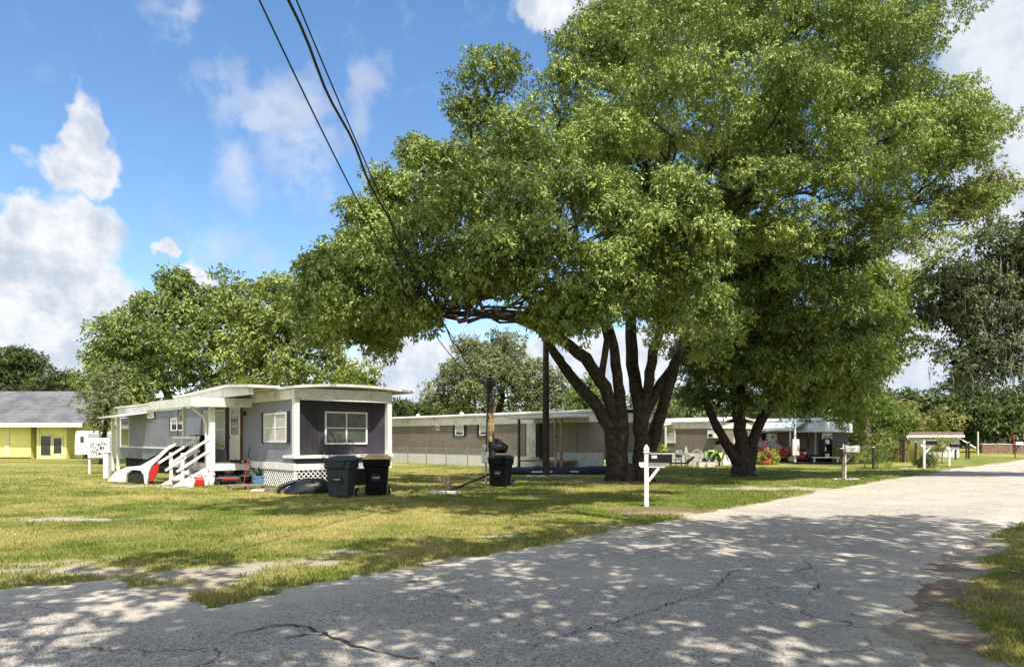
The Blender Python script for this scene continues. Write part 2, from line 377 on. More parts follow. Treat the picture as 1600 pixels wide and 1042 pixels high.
def road_material():
    m = bpy.data.materials.new('old chip-seal asphalt'); m.use_nodes = True; k = N(m.node_tree); b = m.node_tree.nodes['Principled BSDF']
    t = k.new('ShaderNodeTexCoord').outputs['Object']
    v = k.new('ShaderNodeTexVoronoi'); v.inputs['Scale'].default_value = 60; k.link(t, v.inputs['Vector'])
    vs = k.new('ShaderNodeSeparateColor'); k.link(v.outputs['Color'], vs.inputs[0])
    n1 = k.noise(t, .55, 6, .65); n2 = k.noise(t, 3.5, 6, .7); n3 = k.noise(t, 24, 4, .7)
    c = k.mix(k.ramp(n1, .3, .7), (.45, .405, .345), (.35, .315, .27))
    c = k.mix(k.ramp(n2, .5, .72, 0, .5), c, (.30, .28, .255))
    c = k.mix(k.ramp(vs.outputs[0], .55, .95, 0, .75), c, (.10, .095, .09)); c = k.mix(k.ramp(vs.outputs[1], .7, .98, 0, .6), c, (.62, .58, .52))
    c = k.mix(k.ramp(n3, .56, .70, 0, .55), c, (.12, .11, .10))
    at = k.new('ShaderNodeAttribute', attribute_name='edge').outputs['Fac']
    sandf = k.m('MULTIPLY', at, k.ramp(n2, .30, .62)); c = k.mix(sandf, c, (.50, .45, .36))
    stain = k.noise(t, .9, 5, .6, .6); c = k.mix(k.ramp(stain, .56, .68, 0, .45), c, (.24, .225, .21))
    dust = k.noise(t, .33, 7, .72, .4); c = k.mix(k.ramp(dust, .50, .64, 0, .6), c, (.54, .48, .395))
    spot = k.noise(t, 7, 2, .5); c = k.mix(k.ramp(spot, .70, .74, 0, .5), c, (.14, .13, .12))
    # cracks
    dn = k.new('ShaderNodeTexNoise'); dn.inputs['Scale'].default_value = 2.2; dn.inputs['Detail'].default_value = 5; k.link(t, dn.inputs['Vector'])
    ds = k.new('ShaderNodeVectorMath', operation='MULTIPLY_ADD'); k.link(dn.outputs['Color'], ds.inputs[0]); ds.inputs[1].default_value = (.9, .9, 0); k.link(t, ds.inputs[2])
    def crack(scale, wdt, lo):
        c2 = k.new('ShaderNodeTexVoronoi', feature='DISTANCE_TO_EDGE'); c2.inputs['Scale'].default_value = scale; k.link(ds.outputs[0], c2.inputs['Vector'])
        mask = k.ramp(k.noise(t, scale * 1.1, 3, .5), lo, lo + .1)
        return k.m('MULTIPLY', k.ramp(c2.outputs['Distance'], wdt * .3, wdt, 1, 0), mask)
    ck = k.m('MAXIMUM', crack(.42, .006, .50), crack(1.3, .009, .60))
    c = k.mix(k.m('MULTIPLY', ck, .7), c, (.06, .055, .05))
    k.put(b.inputs['Base Color'], c); b.inputs['Roughness'].default_value = .9; b.inputs['Specular IOR Level'].default_value = .25
    bp = k.new('ShaderNodeBump'); bp.inputs['Strength'].default_value = .8; bp.inputs['Distance'].default_value = .012
    k.put(bp.inputs['Height'], k.m('SUBTRACT', k.m('ADD', v.outputs['Distance'], k.m('MULTIPLY', n3, .8)), k.m('MULTIPLY', ck, 2.)))
    k.link(bp.outputs[0], b.inputs['Normal']); return m
# the road is the part of a fine grid that lies inside its ragged outline
rx = axis_pts(-88, 120, -8, 14, .07, 1.06); ry = axis_pts(-7, 134, 3, 20, .07, 1.05)
RX, RY = np.meshgrid(rx, ry); rd = polydist(RX, RY, road_poly)
rn = (fbm(RX, RY, 1.3, 4) - .5) * .55 + (fbm(RX + 7, RY + 3, 6, 3) - .5) * .35
inside = (rd + rn + .10) < 0
ii = np.arange(RX.size).reshape(RX.shape); keep = inside[:-1, :-1] | inside[1:, 1:] | inside[:-1, 1:] | inside[1:, :-1]
rq = np.stack([ii[:-1, :-1], ii[:-1, 1:], ii[1:, 1:], ii[1:, :-1]], -1)[keep]
RZ = np.where(rd + rn + .1 < 0, .006, -.035) + (fbm(RX, RY, .8, 3) - .5) * .012
used = np.unique(rq); remap = np.full(RX.size, -1); remap[used] = np.arange(len(used))
edge = sstep(rd, -1.3, .0) * .9
edge = np.maximum(edge, sstep(ell(RX, RY, (-4.2, 8.0), 3.6, 1.5), 0, .6) * .85)
edge = np.maximum(edge, sstep(ell(RX, RY, (1.2, 9.0), 2.5, 1.3, .5), 0, .8) * .6); edge = np.maximum(edge, sstep(RY, 14, 20) * .55)
road = fast_mesh('road', np.stack([RX, RY, RZ], -1).reshape(-1, 3)[used], remap[rq], road_material(), attr={'edge': edge.ravel()[used]})
tag(road, kind='structure')
# a few sealed joints and wide cracks with their own shape
cr = MB(); rr = random.Random(5)
def crackline(pts, wd):
    pts = [G(*p) for p in pts]; fine = []
    for a, b in zip(pts[:-1], pts[1:]):
        n = max(3, int((b - a).length / .07))
        for i in range(n): fine.append(a.lerp(b, i / n) + Vector((rr.uniform(-.03, .03), rr.uniform(-.03, .03), 0)))
    for i in range(len(fine) - 1):
        a, b = fine[i], fine[i + 1]; d = (b - a).normalized(); s = Vector((-d.y, d.x, 0)) * wd * rr.uniform(.3, 1) * min(1, 4 * min(i, len(fine) - 1 - i) / len(fine) + .15)
        z = Vector((0, 0, .0175)); cr.add([a - s + z, b - s + z, b + s + z, a + s + z], [(0, 1, 2, 3)])
crackline([(340, 1005), (385, 988), (430, 978), (480, 980), (520, 1000), (600, 1022), (700, 1042)], .022)
crackline([(430, 1002), (480, 992), (530, 996)], .02); crackline([(1115, 925), (1140, 895), (1180, 882), (1200, 876)], .012)
crackline([(1200, 895), (1250, 892), (1268, 888), (1255, 875)], .010); crackline([(1270, 925), (1282, 910)], .012)
crackline([(800, 1030), (850, 1005), (900, 990), (990, 965), (1060, 940), (1130, 920)], .009); crackline([(660, 926), (720, 936), (770, 950)], .012)
crackline([(1300, 955), (1350, 965), (1385, 975)], .009); crackline([(1145, 880), (1200, 868), (1300, 862)], .007)
crk = cr.build('road_cracks', mat('black crack filler', (.05, .046, .043), .9)); tag(crk, kind='structure')

# ---------------------------------------------------------------- grass blades
def blade_material():
    m = bpy.data.materials.new('grass blades'); m.use_nodes = True; k = N(m.node_tree); b = m.node_tree.nodes['Principled BSDF']
    a = k.new('ShaderNodeAttribute', attribute_name='dry').outputs['Fac']; v = k.new('ShaderNodeAttribute', attribute_name='tone').outputs['Fac']
    c = k.mix(a, k.mix(v, (.10, .145, .018), (.19, .24, .035)), k.mix(v, (.34, .30, .085), (.56, .46, .19)))
    k.put(b.inputs['Base Color'], c); b.inputs['Roughness'].default_value = .6; b.inputs['Specular IOR Level'].default_value = .2
    tr = k.new('ShaderNodeBsdfTranslucent'); k.put(tr.inputs[0], c); mx = k.new('ShaderNodeMixShader'); mx.inputs[0].default_value = .3
    k.link(b.outputs[0], mx.inputs[1]); k.link(tr.outputs[0], mx.inputs[2]); k.link(mx.outputs[0], m.node_tree.nodes['Material Output'].inputs[0]); return m
rs = np.random.RandomState(11)
NB = 420000
u = rs.rand(NB); Y0, Y1 = 4.5, 42.; pw = -1.0
Y = (Y0 ** (-.7) + u * (Y1 ** (-.7) - Y0 ** (-.7))) ** (-1 / .7)
X = (rs.rand(NB) * 2 - 1) * (.76 * Y + 1.5)
dmk = dirt_mask(X, Y); keepb = (rs.rand(NB) > dmk * 1.25 + .0) & (polydist(X, Y, road_poly) > -.10 + .12 * rs.randn(NB)) & (dmk < .95)
keepb &= rs.rand(NB) > mulch_mask(X, Y) * .8
X, Y = X[keepb], Y[keepb]; nb = len(X)
dn_ = fbm(X, Y, 2.2, 3); hgt = (.028 + .05 * rs.rand(nb) * dn_ * 1.6) * (1 + .25 * (Y > 20)); near_edge = polydist(X, Y, road_poly) < .5; hgt *= np.where(near_edge, .9, .85)
ang = rs.rand(nb) * 2 * np.pi; lean = rs.rand(nb) * 1.1; wd = (.0035 + .0045 * rs.rand(nb)) * (1 + Y / 14)
wx, wy = np.cos(ang) * wd, np.sin(ang) * wd; la = rs.rand(nb) * 2 * np.pi; lx, ly = np.cos(la) * hgt * lean, np.sin(la) * hgt * lean
dd = polydist(X, Y, road_poly); gz = -.02 + sstep(dd, 0, .9) * (.035 + .05 * (fbm(X, Y, .5, 3) - .5)) + .004
Vt = np.stack([np.stack([X - wx, Y - wy, gz - .01], -1), np.stack([X + wx, Y + wy, gz - .01], -1), np.stack([X + lx, Y + ly, gz + hgt], -1)], 1).reshape(-1, 3)
tri = np.arange(nb * 3).reshape(-1, 3)
dryb = np.clip(dry_mask(X, Y) * 1.0 + rs.randn(nb) * .18, 0, 1); tone = rs.rand(nb)
grass = fast_mesh('grass', Vt, tri, blade_material(), attr={'dry': np.repeat(dryb, 3), 'tone': np.repeat(tone, 3)})
tag(grass, 'short patchy green and straw coloured lawn grass', 'grass', kind='stuff')
# taller weed tufts breaking up the lawn
nt = 1500; TX = rs.uniform(-20, 22, nt); TY = rs.uniform(6.5, 36, nt); kt = (dirt_mask(TX, TY) < .5) & (polydist(TX, TY, road_poly) > .05) & (fbm(TX, TY, .6, 3) > .42) & (np.abs(TX) < .8 * TY); TX, TY = TX[kt], TY[kt]
per_ = 26; ti = np.repeat(np.arange(len(TX)), per_); m_ = len(ti); tr_ = rs.uniform(.03, .11, len(TX))[ti]; a = rs.rand(m_) * 6.28; q = np.sqrt(rs.rand(m_)) * tr_
bx, by = TX[ti] + np.cos(a) * q, TY[ti] + np.sin(a) * q; th = rs.uniform(.04, .11, len(TX))[ti] * rs.uniform(.6, 1.2, m_); wa = rs.rand(m_) * 6.28; ww_ = .004 + .006 * rs.rand(m_)
ox, oy = np.cos(a) * th * .8, np.sin(a) * th * .8; z0 = np.full(m_, .01)
TV = np.stack([np.stack([bx - np.cos(wa) * ww_, by - np.sin(wa) * ww_, z0], -1), np.stack([bx + np.cos(wa) * ww_, by + np.sin(wa) * ww_, z0], -1), np.stack([bx + ox, by + oy, z0 + th], -1)], 1).reshape(-1, 3)
tag(fast_mesh('weed_tufts', TV, np.arange(m_ * 3).reshape(-1, 3), blade_material(), attr={'dry': np.repeat(np.repeat(rs.uniform(0, .45, len(TX)), per_), 3), 'tone': np.repeat(rs.rand(m_), 3)}), 'small darker weed tufts scattered over the lawn', 'weeds', kind='stuff')
# fallen leaves and twigs on road, mulch and verge
nl = 3800; LX = rs.uniform(-9, 14, nl); LY = rs.uniform(4.5, 30, nl)
mm = mulch_mask(LX, LY); vr = ((LX > 3) & (LY < 12)); keep2 = (rs.rand(nl) < .05 + mm * 1.2 + vr * .5) & ~((polydist(LX, LY, road_poly) < -.3) & (rs.rand(nl) > .35))
LX, LY = LX[keep2], LY[keep2]; k_ = len(LX); a = rs.rand(k_) * 6.28; s = rs.uniform(.018, .042, k_); tl = rs.uniform(-.012, .02, (k_, 4))
lz = np.where(polydist(LX, LY, road_poly) < 0, .03, .045)
LV = np.stack([np.stack([LX + np.cos(a + q) * s * e, LY + np.sin(a + q) * s * e, lz + tl[:, i]], -1) for i, (q, e) in enumerate(((0, 1), (1.57, .45), (3.14, 1), (4.71, .45)))], 1).reshape(-1, 3)
lf = fast_mesh('fallen_leaves', LV, np.arange(k_ * 4).reshape(-1, 4), mat('dead brown leaves', (.17, .09, .05), .8, .6, 12, col2=(.30, .2, .12)))
tag(lf, 'dead brown leaves scattered on the road and mulch', 'leaves', kind='stuff')
# ---------------------------------------------------------------- mobile homes
class Frame:
    """local frame of a home: +x along the long wall towards the road, +y away from the viewer along the end wall"""
    def __init__(s, ox, oy, ex=(.6612, -.7502)):
        s.o = (ox, oy); s.ex = ex; s.ey = (-ex[1], ex[0]); s.rz = math.atan2(ex[1], ex[0])
    def sx(s, px, off=0.):        # local x of picture column px on the plane y = off
        k = (px - 800) / F; return (k * (s.o[1] + s.ey[1] * off) - (s.o[0] + s.ey[0] * off)) / (s.ex[0] - k * s.ex[1])
    def sy(s, px, off=0.):        # local y on the plane x = off
        k = (px - 800) / F; return (k * (s.o[1] + s.ex[1] * off) - (s.o[0] + s.ex[0] * off)) / (s.ey[0] - k * s.ey[1])
    def dep(s, x, y): return s.o[1] + s.ex[1] * x + s.ey[1] * y
    def z(s, x, y, py): return CH - (py - HZ) / F * s.dep(x, y)
    def W(s, x, y, z=0): return Vector((s.o[0] + s.ex[0] * x + s.ey[0] * y, s.o[1] + s.ex[1] * x + s.ey[1] * y, z))
def root(fr, name, label, cat, group=None): return thing(name, label, cat, (fr.o[0], fr.o[1], 0), fr.rz, group)
def rect(face, off, a0, a1, z0, z1, t):
    """box on a wall: face 'L' = long wall plane y=off facing -y, 'E' = end wall plane x=off facing +x"""
    return MB().box(a0, a1, off - t, off, z0, z1) if face == 'L' else MB().box(off, off + t, a0, a1, z0, z1)
def window(par, face, off, a0, a1, z0, z1, fw=.05, cols=2, rows=2, shut=0., pane=None, name='window', inner=None, sill=False):
    f = MB(); sg = 1
    def pc(b0, b1, c0, c1, t0, t1):
        if face == 'L': f.box(b0, b1, off - t1, off - t0, c0, c1)
        else: f.box(off + t0, off + t1, b0, b1, c0, c1)
    pc(a0, a1, z0, z0 + fw, .003, .05); pc(a0, a1, z1 - fw, z1, .003, .05); pc(a0, a0 + fw, z0 + fw, z1 - fw, .003, .05); pc(a1 - fw, a1, z0 + fw, z1 - fw, .003, .05)
    for i in range(1, cols): c = a0 + (a1 - a0) * i / cols; pc(c - fw * .4, c + fw * .4, z0 + fw, z1 - fw, .006, .042)
    for i in range(1, rows): c = z0 + (z1 - z0) * i / rows; pc(a0 + fw, a1 - fw, c - fw * .3, c + fw * .3, .006, .036)
    w = f.build(name, M['white'], par)
    g = MB(); t = .018
    if face == 'L': g.box(a0 + fw * .5, a1 - fw * .5, off - t, off - .002, z0 + fw * .5, z1 - fw * .5)
    else: g.box(off + .002, off + t, a0 + fw * .5, a1 - fw * .5, z0 + fw * .5, z1 - fw * .5)
    g.build('pane', pane or M['glass'], w)
    if inner: # blind or curtain filling the upper part, a little proud of the pane but behind the bars
        g = MB(); zz = z0 + (z1 - z0) * inner
        if face == 'L': g.box(a0 + fw, a1 - fw, off - .026, off - .019, zz, z1 - fw)
        else: g.box(off + .019, off + .026, a0 + fw, a1 - fw, zz, z1 - fw)
        g.build('blind', M['blind'], w)
    for s in ((-1, 1) if shut else ()):
        b0, b1 = (a0 - shut - .01, a0 - .01) if s < 0 else (a1 + .01, a1 + shut + .01)
        rect(face, off, b0, b1, z0 - .03, z1 + .03, .035).build('shutter', M['shutter'], par)
    return w
def arched_roof(par, L, Wd, z0, z1, arch, ov, mats, segs=14, name='roof'):
    """shallow arched sheet roof: x from -L-ov[0] to ov[1], y from -ov[2] to Wd+ov[3]"""
    top = []; ya, yb = -ov[2], Wd + ov[3]
    for i in range(segs + 1):
        y = ya + (yb - ya) * i / segs; t = (i / segs) * 2 - 1; top.append((y, z1 + arch * (1 - t * t)))
    bot = [(y, z - (z1 - z0)) for y, z in reversed(top)]
    return MB().extrude(top + bot, -L - ov[0], ov[1], 'x').build(name, mats, par)
def lattice(par, face, off, a0, a1, z0, z1, sp=.11, w=.028, m=None, name='lattice_skirt', t=.012):
    mb = MB(); h = z1 - z0
    def seg(p, q, o):
        A = lambda u: (u[0], off - o, u[1]) if face == 'L' else (off + o, u[0], u[1])
        mb.bar(A(p), A(q), t, w, up=(0, 0, 1) if abs(p[0] - q[0]) > 1e-6 else (1, 0, 0)) if False else bar2(A(p), A(q))
    def bar2(p, q):
        p, q = Vector(p), Vector(q); nrm = Vector((0, -1, 0)) if face == 'L' else Vector((1, 0, 0)); d = (q - p).normalized(); s = d.cross(nrm) * w / 2; n2 = nrm * t / 2
        vs = [e + a * s + b * n2 for e in (p, q) for a, b in ((-1, -1), (1, -1), (1, 1), (-1, 1))]
        mb.add(vs, [(0, 1, 2, 3), (7, 6, 5, 4), (0, 4, 5, 1), (1, 5, 6, 2), (2, 6, 7, 3), (3, 7, 4, 0)])
    k = a0 - h
    while k < a1:
        for sgn in (1, -1):
            p = [k, z0 if sgn > 0 else z1]; q = [k + h, z1 if sgn > 0 else z0]
            if p[0] < a0: p = [a0, p[1] + sgn * (a0 - p[0])]
            if q[0] > a1: q = [a1, q[1] - sgn * (q[0] - a1)]
            if q[0] - p[0] > .02: seg(p, q, t * .5 + (.0 if sgn > 0 else t + .001))
        k += sp
    return mb.build(name, m or M['white'], par)

# ---- home 1: grey-blue, nearest
H = Frame(-6.81, 23.3); W1 = 3.5; L1 = 21.0
h = root(H, 'mobile_home', 'grey-blue mobile home with white trim, raised porch and white lattice skirting', 'mobile home')
zB, zF, zR = .80, 2.84, 3.16
yb0 = H.sy(497, -.5); yb1 = W1 - .45
plan = [(-L1, .0), (-.02, 0), (-.5, yb0), (-.5, yb1), (-.02, W1), (-L1, W1)]
MB().prism([(-L1, 0), (-.8, 0), (-.8, W1), (-L1, W1)], .62, 3.1).build('wall', M['siding_blue'], h)
bay = MB().prism([(-.8, .004), (-.03, .004), (-.5, yb0), (-.5, yb1), (-.03, W1 - .004), (-.8, W1 - .004)], 1.06, 3.08)
bay.build('end_wall', M['siding_bay'], h)
MB().box(-.8, -.005, .002, W1 - .002, .80, .98).build('end_sill_wall', M['siding_bay'], h)
MB().box(-.84, .0, -.004, .06, .80, 2.85).build('corner_panel', M['siding_blue'], h) if False else None
MB().box(-.8, -.16, -.003, .05, .80, 2.85).build('side_panel', M['siding_blue'], h)
for yy in (-.03, W1 - .14): MB().box(-.15, .03, yy, yy + .17, 1.065, 2.84).build('corner_post', M['white'], h)
r = MB().box(-.5 - .02, .12, -.07, W1 + .05, .97, 1.065); bevel(r.build('window_ledge', M['white'], h), .008)
MB().box(-.75, -.52, -.069, -.004, .972, 1.063).build('ledge_return', M['white'], h)
# fascia boards
MB().box(-L1 - .02, .045, -.05, -.002, zF, zR).build('fascia', M['white_fascia'], h)
MB().box(.0, .046, .0, W1 + .02, zF - .02, zR + .04).build('fascia', M['white_fascia'], h, loc=(0.002, 0, 0))
arched_roof(h, L1, W1, 3.17, 3.25, .12, (.25, .28, .14, .75), M['roof_white'])
# skirting band and lattice
xb = H.sx(360); MB().box(xb, .05, -.06, .0, .60, .82).build('skirting_band', M['white'], h); MB().box(.0, .06, .002, W1, .60, .80).build('skirting_band', M['white'], h)
MB().box(-L1 + .4, -.3, .25, W1 - .3, .0, .62).build('underfloor', M['dark'], h)  # near-black box, painted shade of the void behind the lattice
xl = H.sx(381); lattice(h, 'L', -.02, xl, -.06, .03, .60, .16, .03); lattice(h, 'E', .02, .0, 1.7, .03, .60, .16, .03)
MB().box(-.06, .03, -.04, .05, .0, .62).build('skirt_post', M['white'], h)
# windows of the long wall
zz = lambda px, py, off=0.: H.z(H.sx(px, off), off, py)
window(h, 'L', 0, H.sx(414), H.sx(449), zz(431, 691), zz(431, 645), .05, 2, 2, shut=.22, inner=.02)
window(h, 'L', 0, H.sx(319), H.sx(353), zz(336, 701), zz(336, 641), .05, 2, 2, shut=.22, inner=.1)
window(h, 'L', 0, H.sx(268), H.sx(287), zz(277, 673), zz(277, 653), .05, 2, 1, shut=.2, inner=.5)
window(h, 'L', 0, H.sx(231), H.sx(241), zz(236, 653), zz(236, 641), .04, 1, 1, shut=0., pane=M['blind'])
rect('L', 0, H.sx(229), H.sx(230.5), zz(236, 655), zz(236, 640), .03).build('shutter', M['shutter'], h); rect('L', 0, H.sx(241.5), H.sx(243), zz(236, 655), zz(236, 640), .03).build('shutter', M['shutter'], h)
window(h, 'L', 0, H.sx(189), H.sx(203), zz(196, 697), zz(196, 652), .05, 1, 1)
MB().box(H.sx(187), H.sx(262), -.05, -.002, zz(200, 699), zz(200, 697)).build('wall_trim', M['white'], h)
# bay window
zw = lambda py: H.z(-.5, 1.7, py)
window(h, 'E', -.5, H.sy(507, -.5), H.sy(573, -.5), zw(694), zw(643), .055, 2, 2, pane=mat('grey green net curtain behind glass', (.07, .085, .07), .25, .25, 3))
# door
xd0, xd1 = H.sx(361), H.sx(378); d = rect('L', 0, xd0, xd1, zz(369, 720), zz(369, 634), .06).build('door', M['door'], h)
MB().box(xd0 + .2, xd1 - .2, -.075, -.061, zz(369, 679), zz(369, 640)).build('window_panes', M['glass'], d)
g = MB(); a, b = xd0 + .2, xd1 - .2; z0, z1 = zz(369, 679), zz(369, 640)
for i in (1, 2): c = a + (b - a) * i / 3; g.box(c - .015, c + .015, -.082, -.076, z0, z1); c = z0 + (z1 - z0) * i / 3; g.box(a, b, -.086, -.083, c - .015, c + .015)
g.build('glazing_bars', M['door'], d)
MB().lathe([(.0, -.03), (.035, -.03), (.035, .03), (.0, .03)], 10).build('handle', M['blackm'], d, loc=(xd0 + .08, -.1, zz(369, 683)))
MB().box(xd0 - .06, xd0 - .002, -.07, -.001, zz(369, 720), zz(369, 632)).box(xd1 + .002, xd1 + .06, -.07, -.001, zz(369, 720), zz(369, 632)).build('door_frame', M['rust'], h)
MB().box(xd0 - .34, xd0 - .07, -.04, -.002, zz(369, 720), zz(369, 636)).build('screen_door', M['dark'], h)
MB().lathe([(.0, 0), (.05, .01), (.07, .12), (.03, .17), (0, .18)], 10).build('porch_light', M['blackm'], h, loc=(H.sx(386), -.1, zz(386, 650)))
# porch
po = -1.25; xe = H.sx(392); xs = xe - .10; xp = xe - .09; xq = H.sx(290, po + .1); zd = H.z(xp, po, 724); ws = 1.25
x3 = xs - 4.2
MB().box(x3, xe, po, -.06, zd - .03, zd).build('porch_deck', M['deck'], h)
MB().box(x3, xe + .04, po - .045, po - .002, zd - .24, zd - .01).box(xe + .002, xe + .04, po, -.07, zd - .24, zd - .01).build('deck_fascia', M['white'], h)
for px in (xp - 2.2, x3 + .1): MB().box(px - .05, px + .05, po + .02, po + .12, .0, zd - .03).build('deck_post', M['wood'], h)
pr_ = -2.05; xr1 = H.sx(396); xr0 = H.sx(235, pr_); zr0 = H.z(xr1, pr_, 634.5); zr1 = zr0 + .30
MB().box(xp - .085, xp + .085, po - .15, po + .02, 0., zr0 + .1).build('porch_post', M['white'], h)
MB().box(xq - .05, xq + .05, po, po + .1, zd, zr0 + .1).build('porch_post', M['white'], h)
MB().tube([(xp - .15, po - .2, .02), (xp - .16, po - .2, 2.1), (xp - .16, po - .3, 2.35), (xp - .1, pr_ + .1, zr0 - .02)], .04, 8).build('downspout', M['white'], h, smooth=True)
MB().box(xr0, xr1 + .05, pr_ - .06, pr_, zr0, zr1).build('porch_fascia', M['white_fascia'], h)
MB().box(xr1, xr1 + .05, pr_ + .001, -.06, zr0, zr1).build('porch_fascia', M['white_fascia'], h)
MB().extrude([(pr_, zr1 - .10), (-.05, zr1 - .06), (-.05, zr1 + .03), (pr_, zr1 - .02)], xr0, xr1 - .001, 'x').build('porch_roof', M['roof_white'], h)
xm = H.sx(362, -.9); zt = H.z(xm, -.9, 602); xa = H.sx(285, -.9); xc = H.sx(398, -.9)
MB().extrude([(xa, zR - .0), (xm, zt - .07), (xc, zR + .06), (xc, zR + .14), (xm, zt + .02), (xa, zR + .08)], -1.1, -.1, 'y').build('gable_roof', M['roof_white'], h)
MB().extrude([(xa + .3, zr1 + .035), (xc - .1, zr1 + .035), (xc - .1, zR + .05), (xm, zt - .08), (xa + .3, zR + .01)], -.95, -.9, 'y').build('gable_infill', M['white_fascia'], h)
# steps: run out from the deck front, railings on both sides
sl = .65; n_st = 3
st = MB()
for i in range(n_st):
    zt_ = zd * (1 - (i + 1) / (n_st + 1)); yy = po - .05 - .30 * i; st.box(xs - ws + .06, xs - .06, yy - .34, yy, zt_ - .05, zt_)
st.build('step_treads', M['deck'], h)
for xx in (xs - ws, xs - .05):
    MB().extrude([(po - .05, zd - .02), (po - .05, zd - .40), (po - .72, .0), (po - 1.3, .0), (po - 1.3, .05)], xx, xx + .05, 'x').build('stringer', M['white'], h)
    for yy, zb, ztp in ((po - .18, zd - .35, zd + .93), (po - 1.0, .0, 1.12)):
        bevel(MB().box(xx - .02, xx + .07, yy - .05, yy + .05, zb, ztp).build('newel_post', M['white'], h), .008)
    for dz in (.86, .46):
        e_ = 1.42 if dz > .8 else 1.2; MB().bar((xx + .08, po - .12, zd + dz), (xx + .08, po - e_, zd + dz - sl * (e_ - .12)), .04, .075).build('handrail', M['white'], h)
MB().box(xs - .02, xp + .02, po - .1, po - .05, zd + .86, zd + .95).build('porch_railing', M['white'], h)
rl = MB(); rl.box(x3, xs - ws - .03, po - .05, po - .01, zd + .84, zd + .93); rl.box(x3, xs - ws - .03, po - .045, po - .01, zd + .35, zd + .42)
n_ = 16
for i in range(n_): q = x3 + (xs - ws - x3 - .15) * i / (n_ - 1); rl.box(q, q + .04, po - .042, po - .012, zd + .34, zd + .85)
rl.build('porch_railing', M['white'], h)
# lean-to posts at the far left end
for px in (176, 184): MB().box(H.sx(px, -.9) - .06, H.sx(px, -.9) + .06, -.95, -.83, 0, 2.6).build('lean_to_post', M['white'], h)
MB().extrude([(-1.3, 2.6), (-.05, 2.8), (-.05, 2.86), (-1.3, 2.66)], H.sx(168, -.9), H.sx(200, -.9), 'x').build('lean_to_roof', M['roof_white'], h)

# ---- home 2: long tan
H2 = Frame(*(P(945, 0, 35.9)[:2])); W2 = 3.7; L2 = 25.5
h2 = root(H2, 'mobile_home', 'long tan mobile home with white roof edge behind the chain link fence and pole', 'mobile home')
z2 = lambda px, py: H2.z(H2.sx(px), 0, py)
f1 = z2(760, 663); r1 = z2(760, 650); bot = z2(700, 711)
MB().box(-L2, 0, 0, W2, bot, r1 - .05).build('wall', M['siding_tan'], h2)
MB().box(-L2 - .05, .06, -.06, -.003, f1, r1).build('fascia', M['white_fascia'], h2); MB().box(.003, .06, .0, W2, f1, r1).build('fascia', M['white_fascia'], h2)
arched_roof(h2, L2, W2, r1 + .01, r1 + .09, .14, (.2, .25, .2, .2), M['roof_white'])
MB().box(-L2, H2.sx(868), -.05, -.005, .0, bot + .04).build('skirting', M['white'], h2); MB().box(H2.sx(869), -.05, -.045, -.005, .0, bot + .32).build('skirting', M['meter'], h2)
MB().box(.005, .05, .05, W2, 0, bot + .3).build('skirting', M['meter'], h2)
for a, b in ((712, 725), (750, 766)): window(h2, 'L', 0, H2.sx(a), H2.sx(b), z2(a, 680), z2(a, 663.5), .05, 1, 2, shut=.24, inner=.3)
window(h2, 'L', 0, H2.sx(682), H2.sx(687), z2(684, 672), z2(684, 665), .04, 1, 1, pane=M['siding_tan'])
MB().box(H2.sx(690), H2.sx(698), -.02, -.002, z2(694, 709), z2(694, 688)).build('access_panel', M['siding_tan'], h2)
for px in (622, 688): MB().lathe([(0, 0), (.14, 0), (.14, .12), (.07, .2), (0, .2)], 10).build('roof_vent', M['roof_white'], h2, loc=(H2.sx(px) + .6, 1.2, r1 + .16))
MB().box(H2.sx(822), H2.sx(828), -.04, -.002, z2(825, 712), z2(825, 662)).build('door', M['dark'], h2)  # near-black sheet standing in for the shaded door opening
MB().box(H2.sx(829), H2.sx(843), -.3, -.26, z2(836, 714), z2(836, 661)).build('screen_panel', M['white_fascia'], h2)
lattice(h2, 'L', -.31, H2.sx(826), H2.sx(844), .15, z2(836, 715) - .02, .13, .03)
MB().box(H2.sx(844), H2.sx(850), -.06, -.002, z2(847, 722), z2(847, 661)).build('door', M['dark'], h2)
MB().box(H2.sx(890), H2.sx(902), -.03, -.002, z2(896, 706), z2(896, 661)).build('wall_strip', M['siding_tan'], h2)
pz = z2(840, 654)
MB().box(H2.sx(800, -1.6), H2.sx(886, -1.6), -1.75, -.07, pz - .06, pz + .03).build('canopy', M['steel'], h2)
for px in (811, 868, 877): MB().box(H2.sx(px, -1.6) - .05, H2.sx(px, -1.6) + .05, -1.65, -1.55, 0, pz - .06).build('canopy_post', M['bin_green'] if px == 811 else M['wood'], h2)
MB().box(H2.sx(811, -1.6), H2.sx(868, -1.6), -1.6, -.1, .42, .5).build('porch_deck', M['wood'], h2)

# chain link fence
ff = thing('chain_link_fence', 'low chain link fence with metal posts in front of the long tan home', 'fence', H2.W(0, -1.6), H2.rz)
fa, fb = H2.sx(560, -1.6), H2.sx(766, -1.6)
lattice(ff, 'L', 0, fa, fb, .05, .98, .16, .010, M['steel'], 'mesh', .004)
n = 7
for i in range(n + 1): x = fa + (fb - fa) * i / n; MB().lathe([(.03, 0), (.03, 1.05), (.02, 1.09), (0, 1.1)], 8, (x, .02)).build('fence_post', M['steel'], ff)
MB().tube([(fa, .01, 1.02), (fb, .01, 1.02)], .02, 6).build('top_rail', M['steel'], ff)

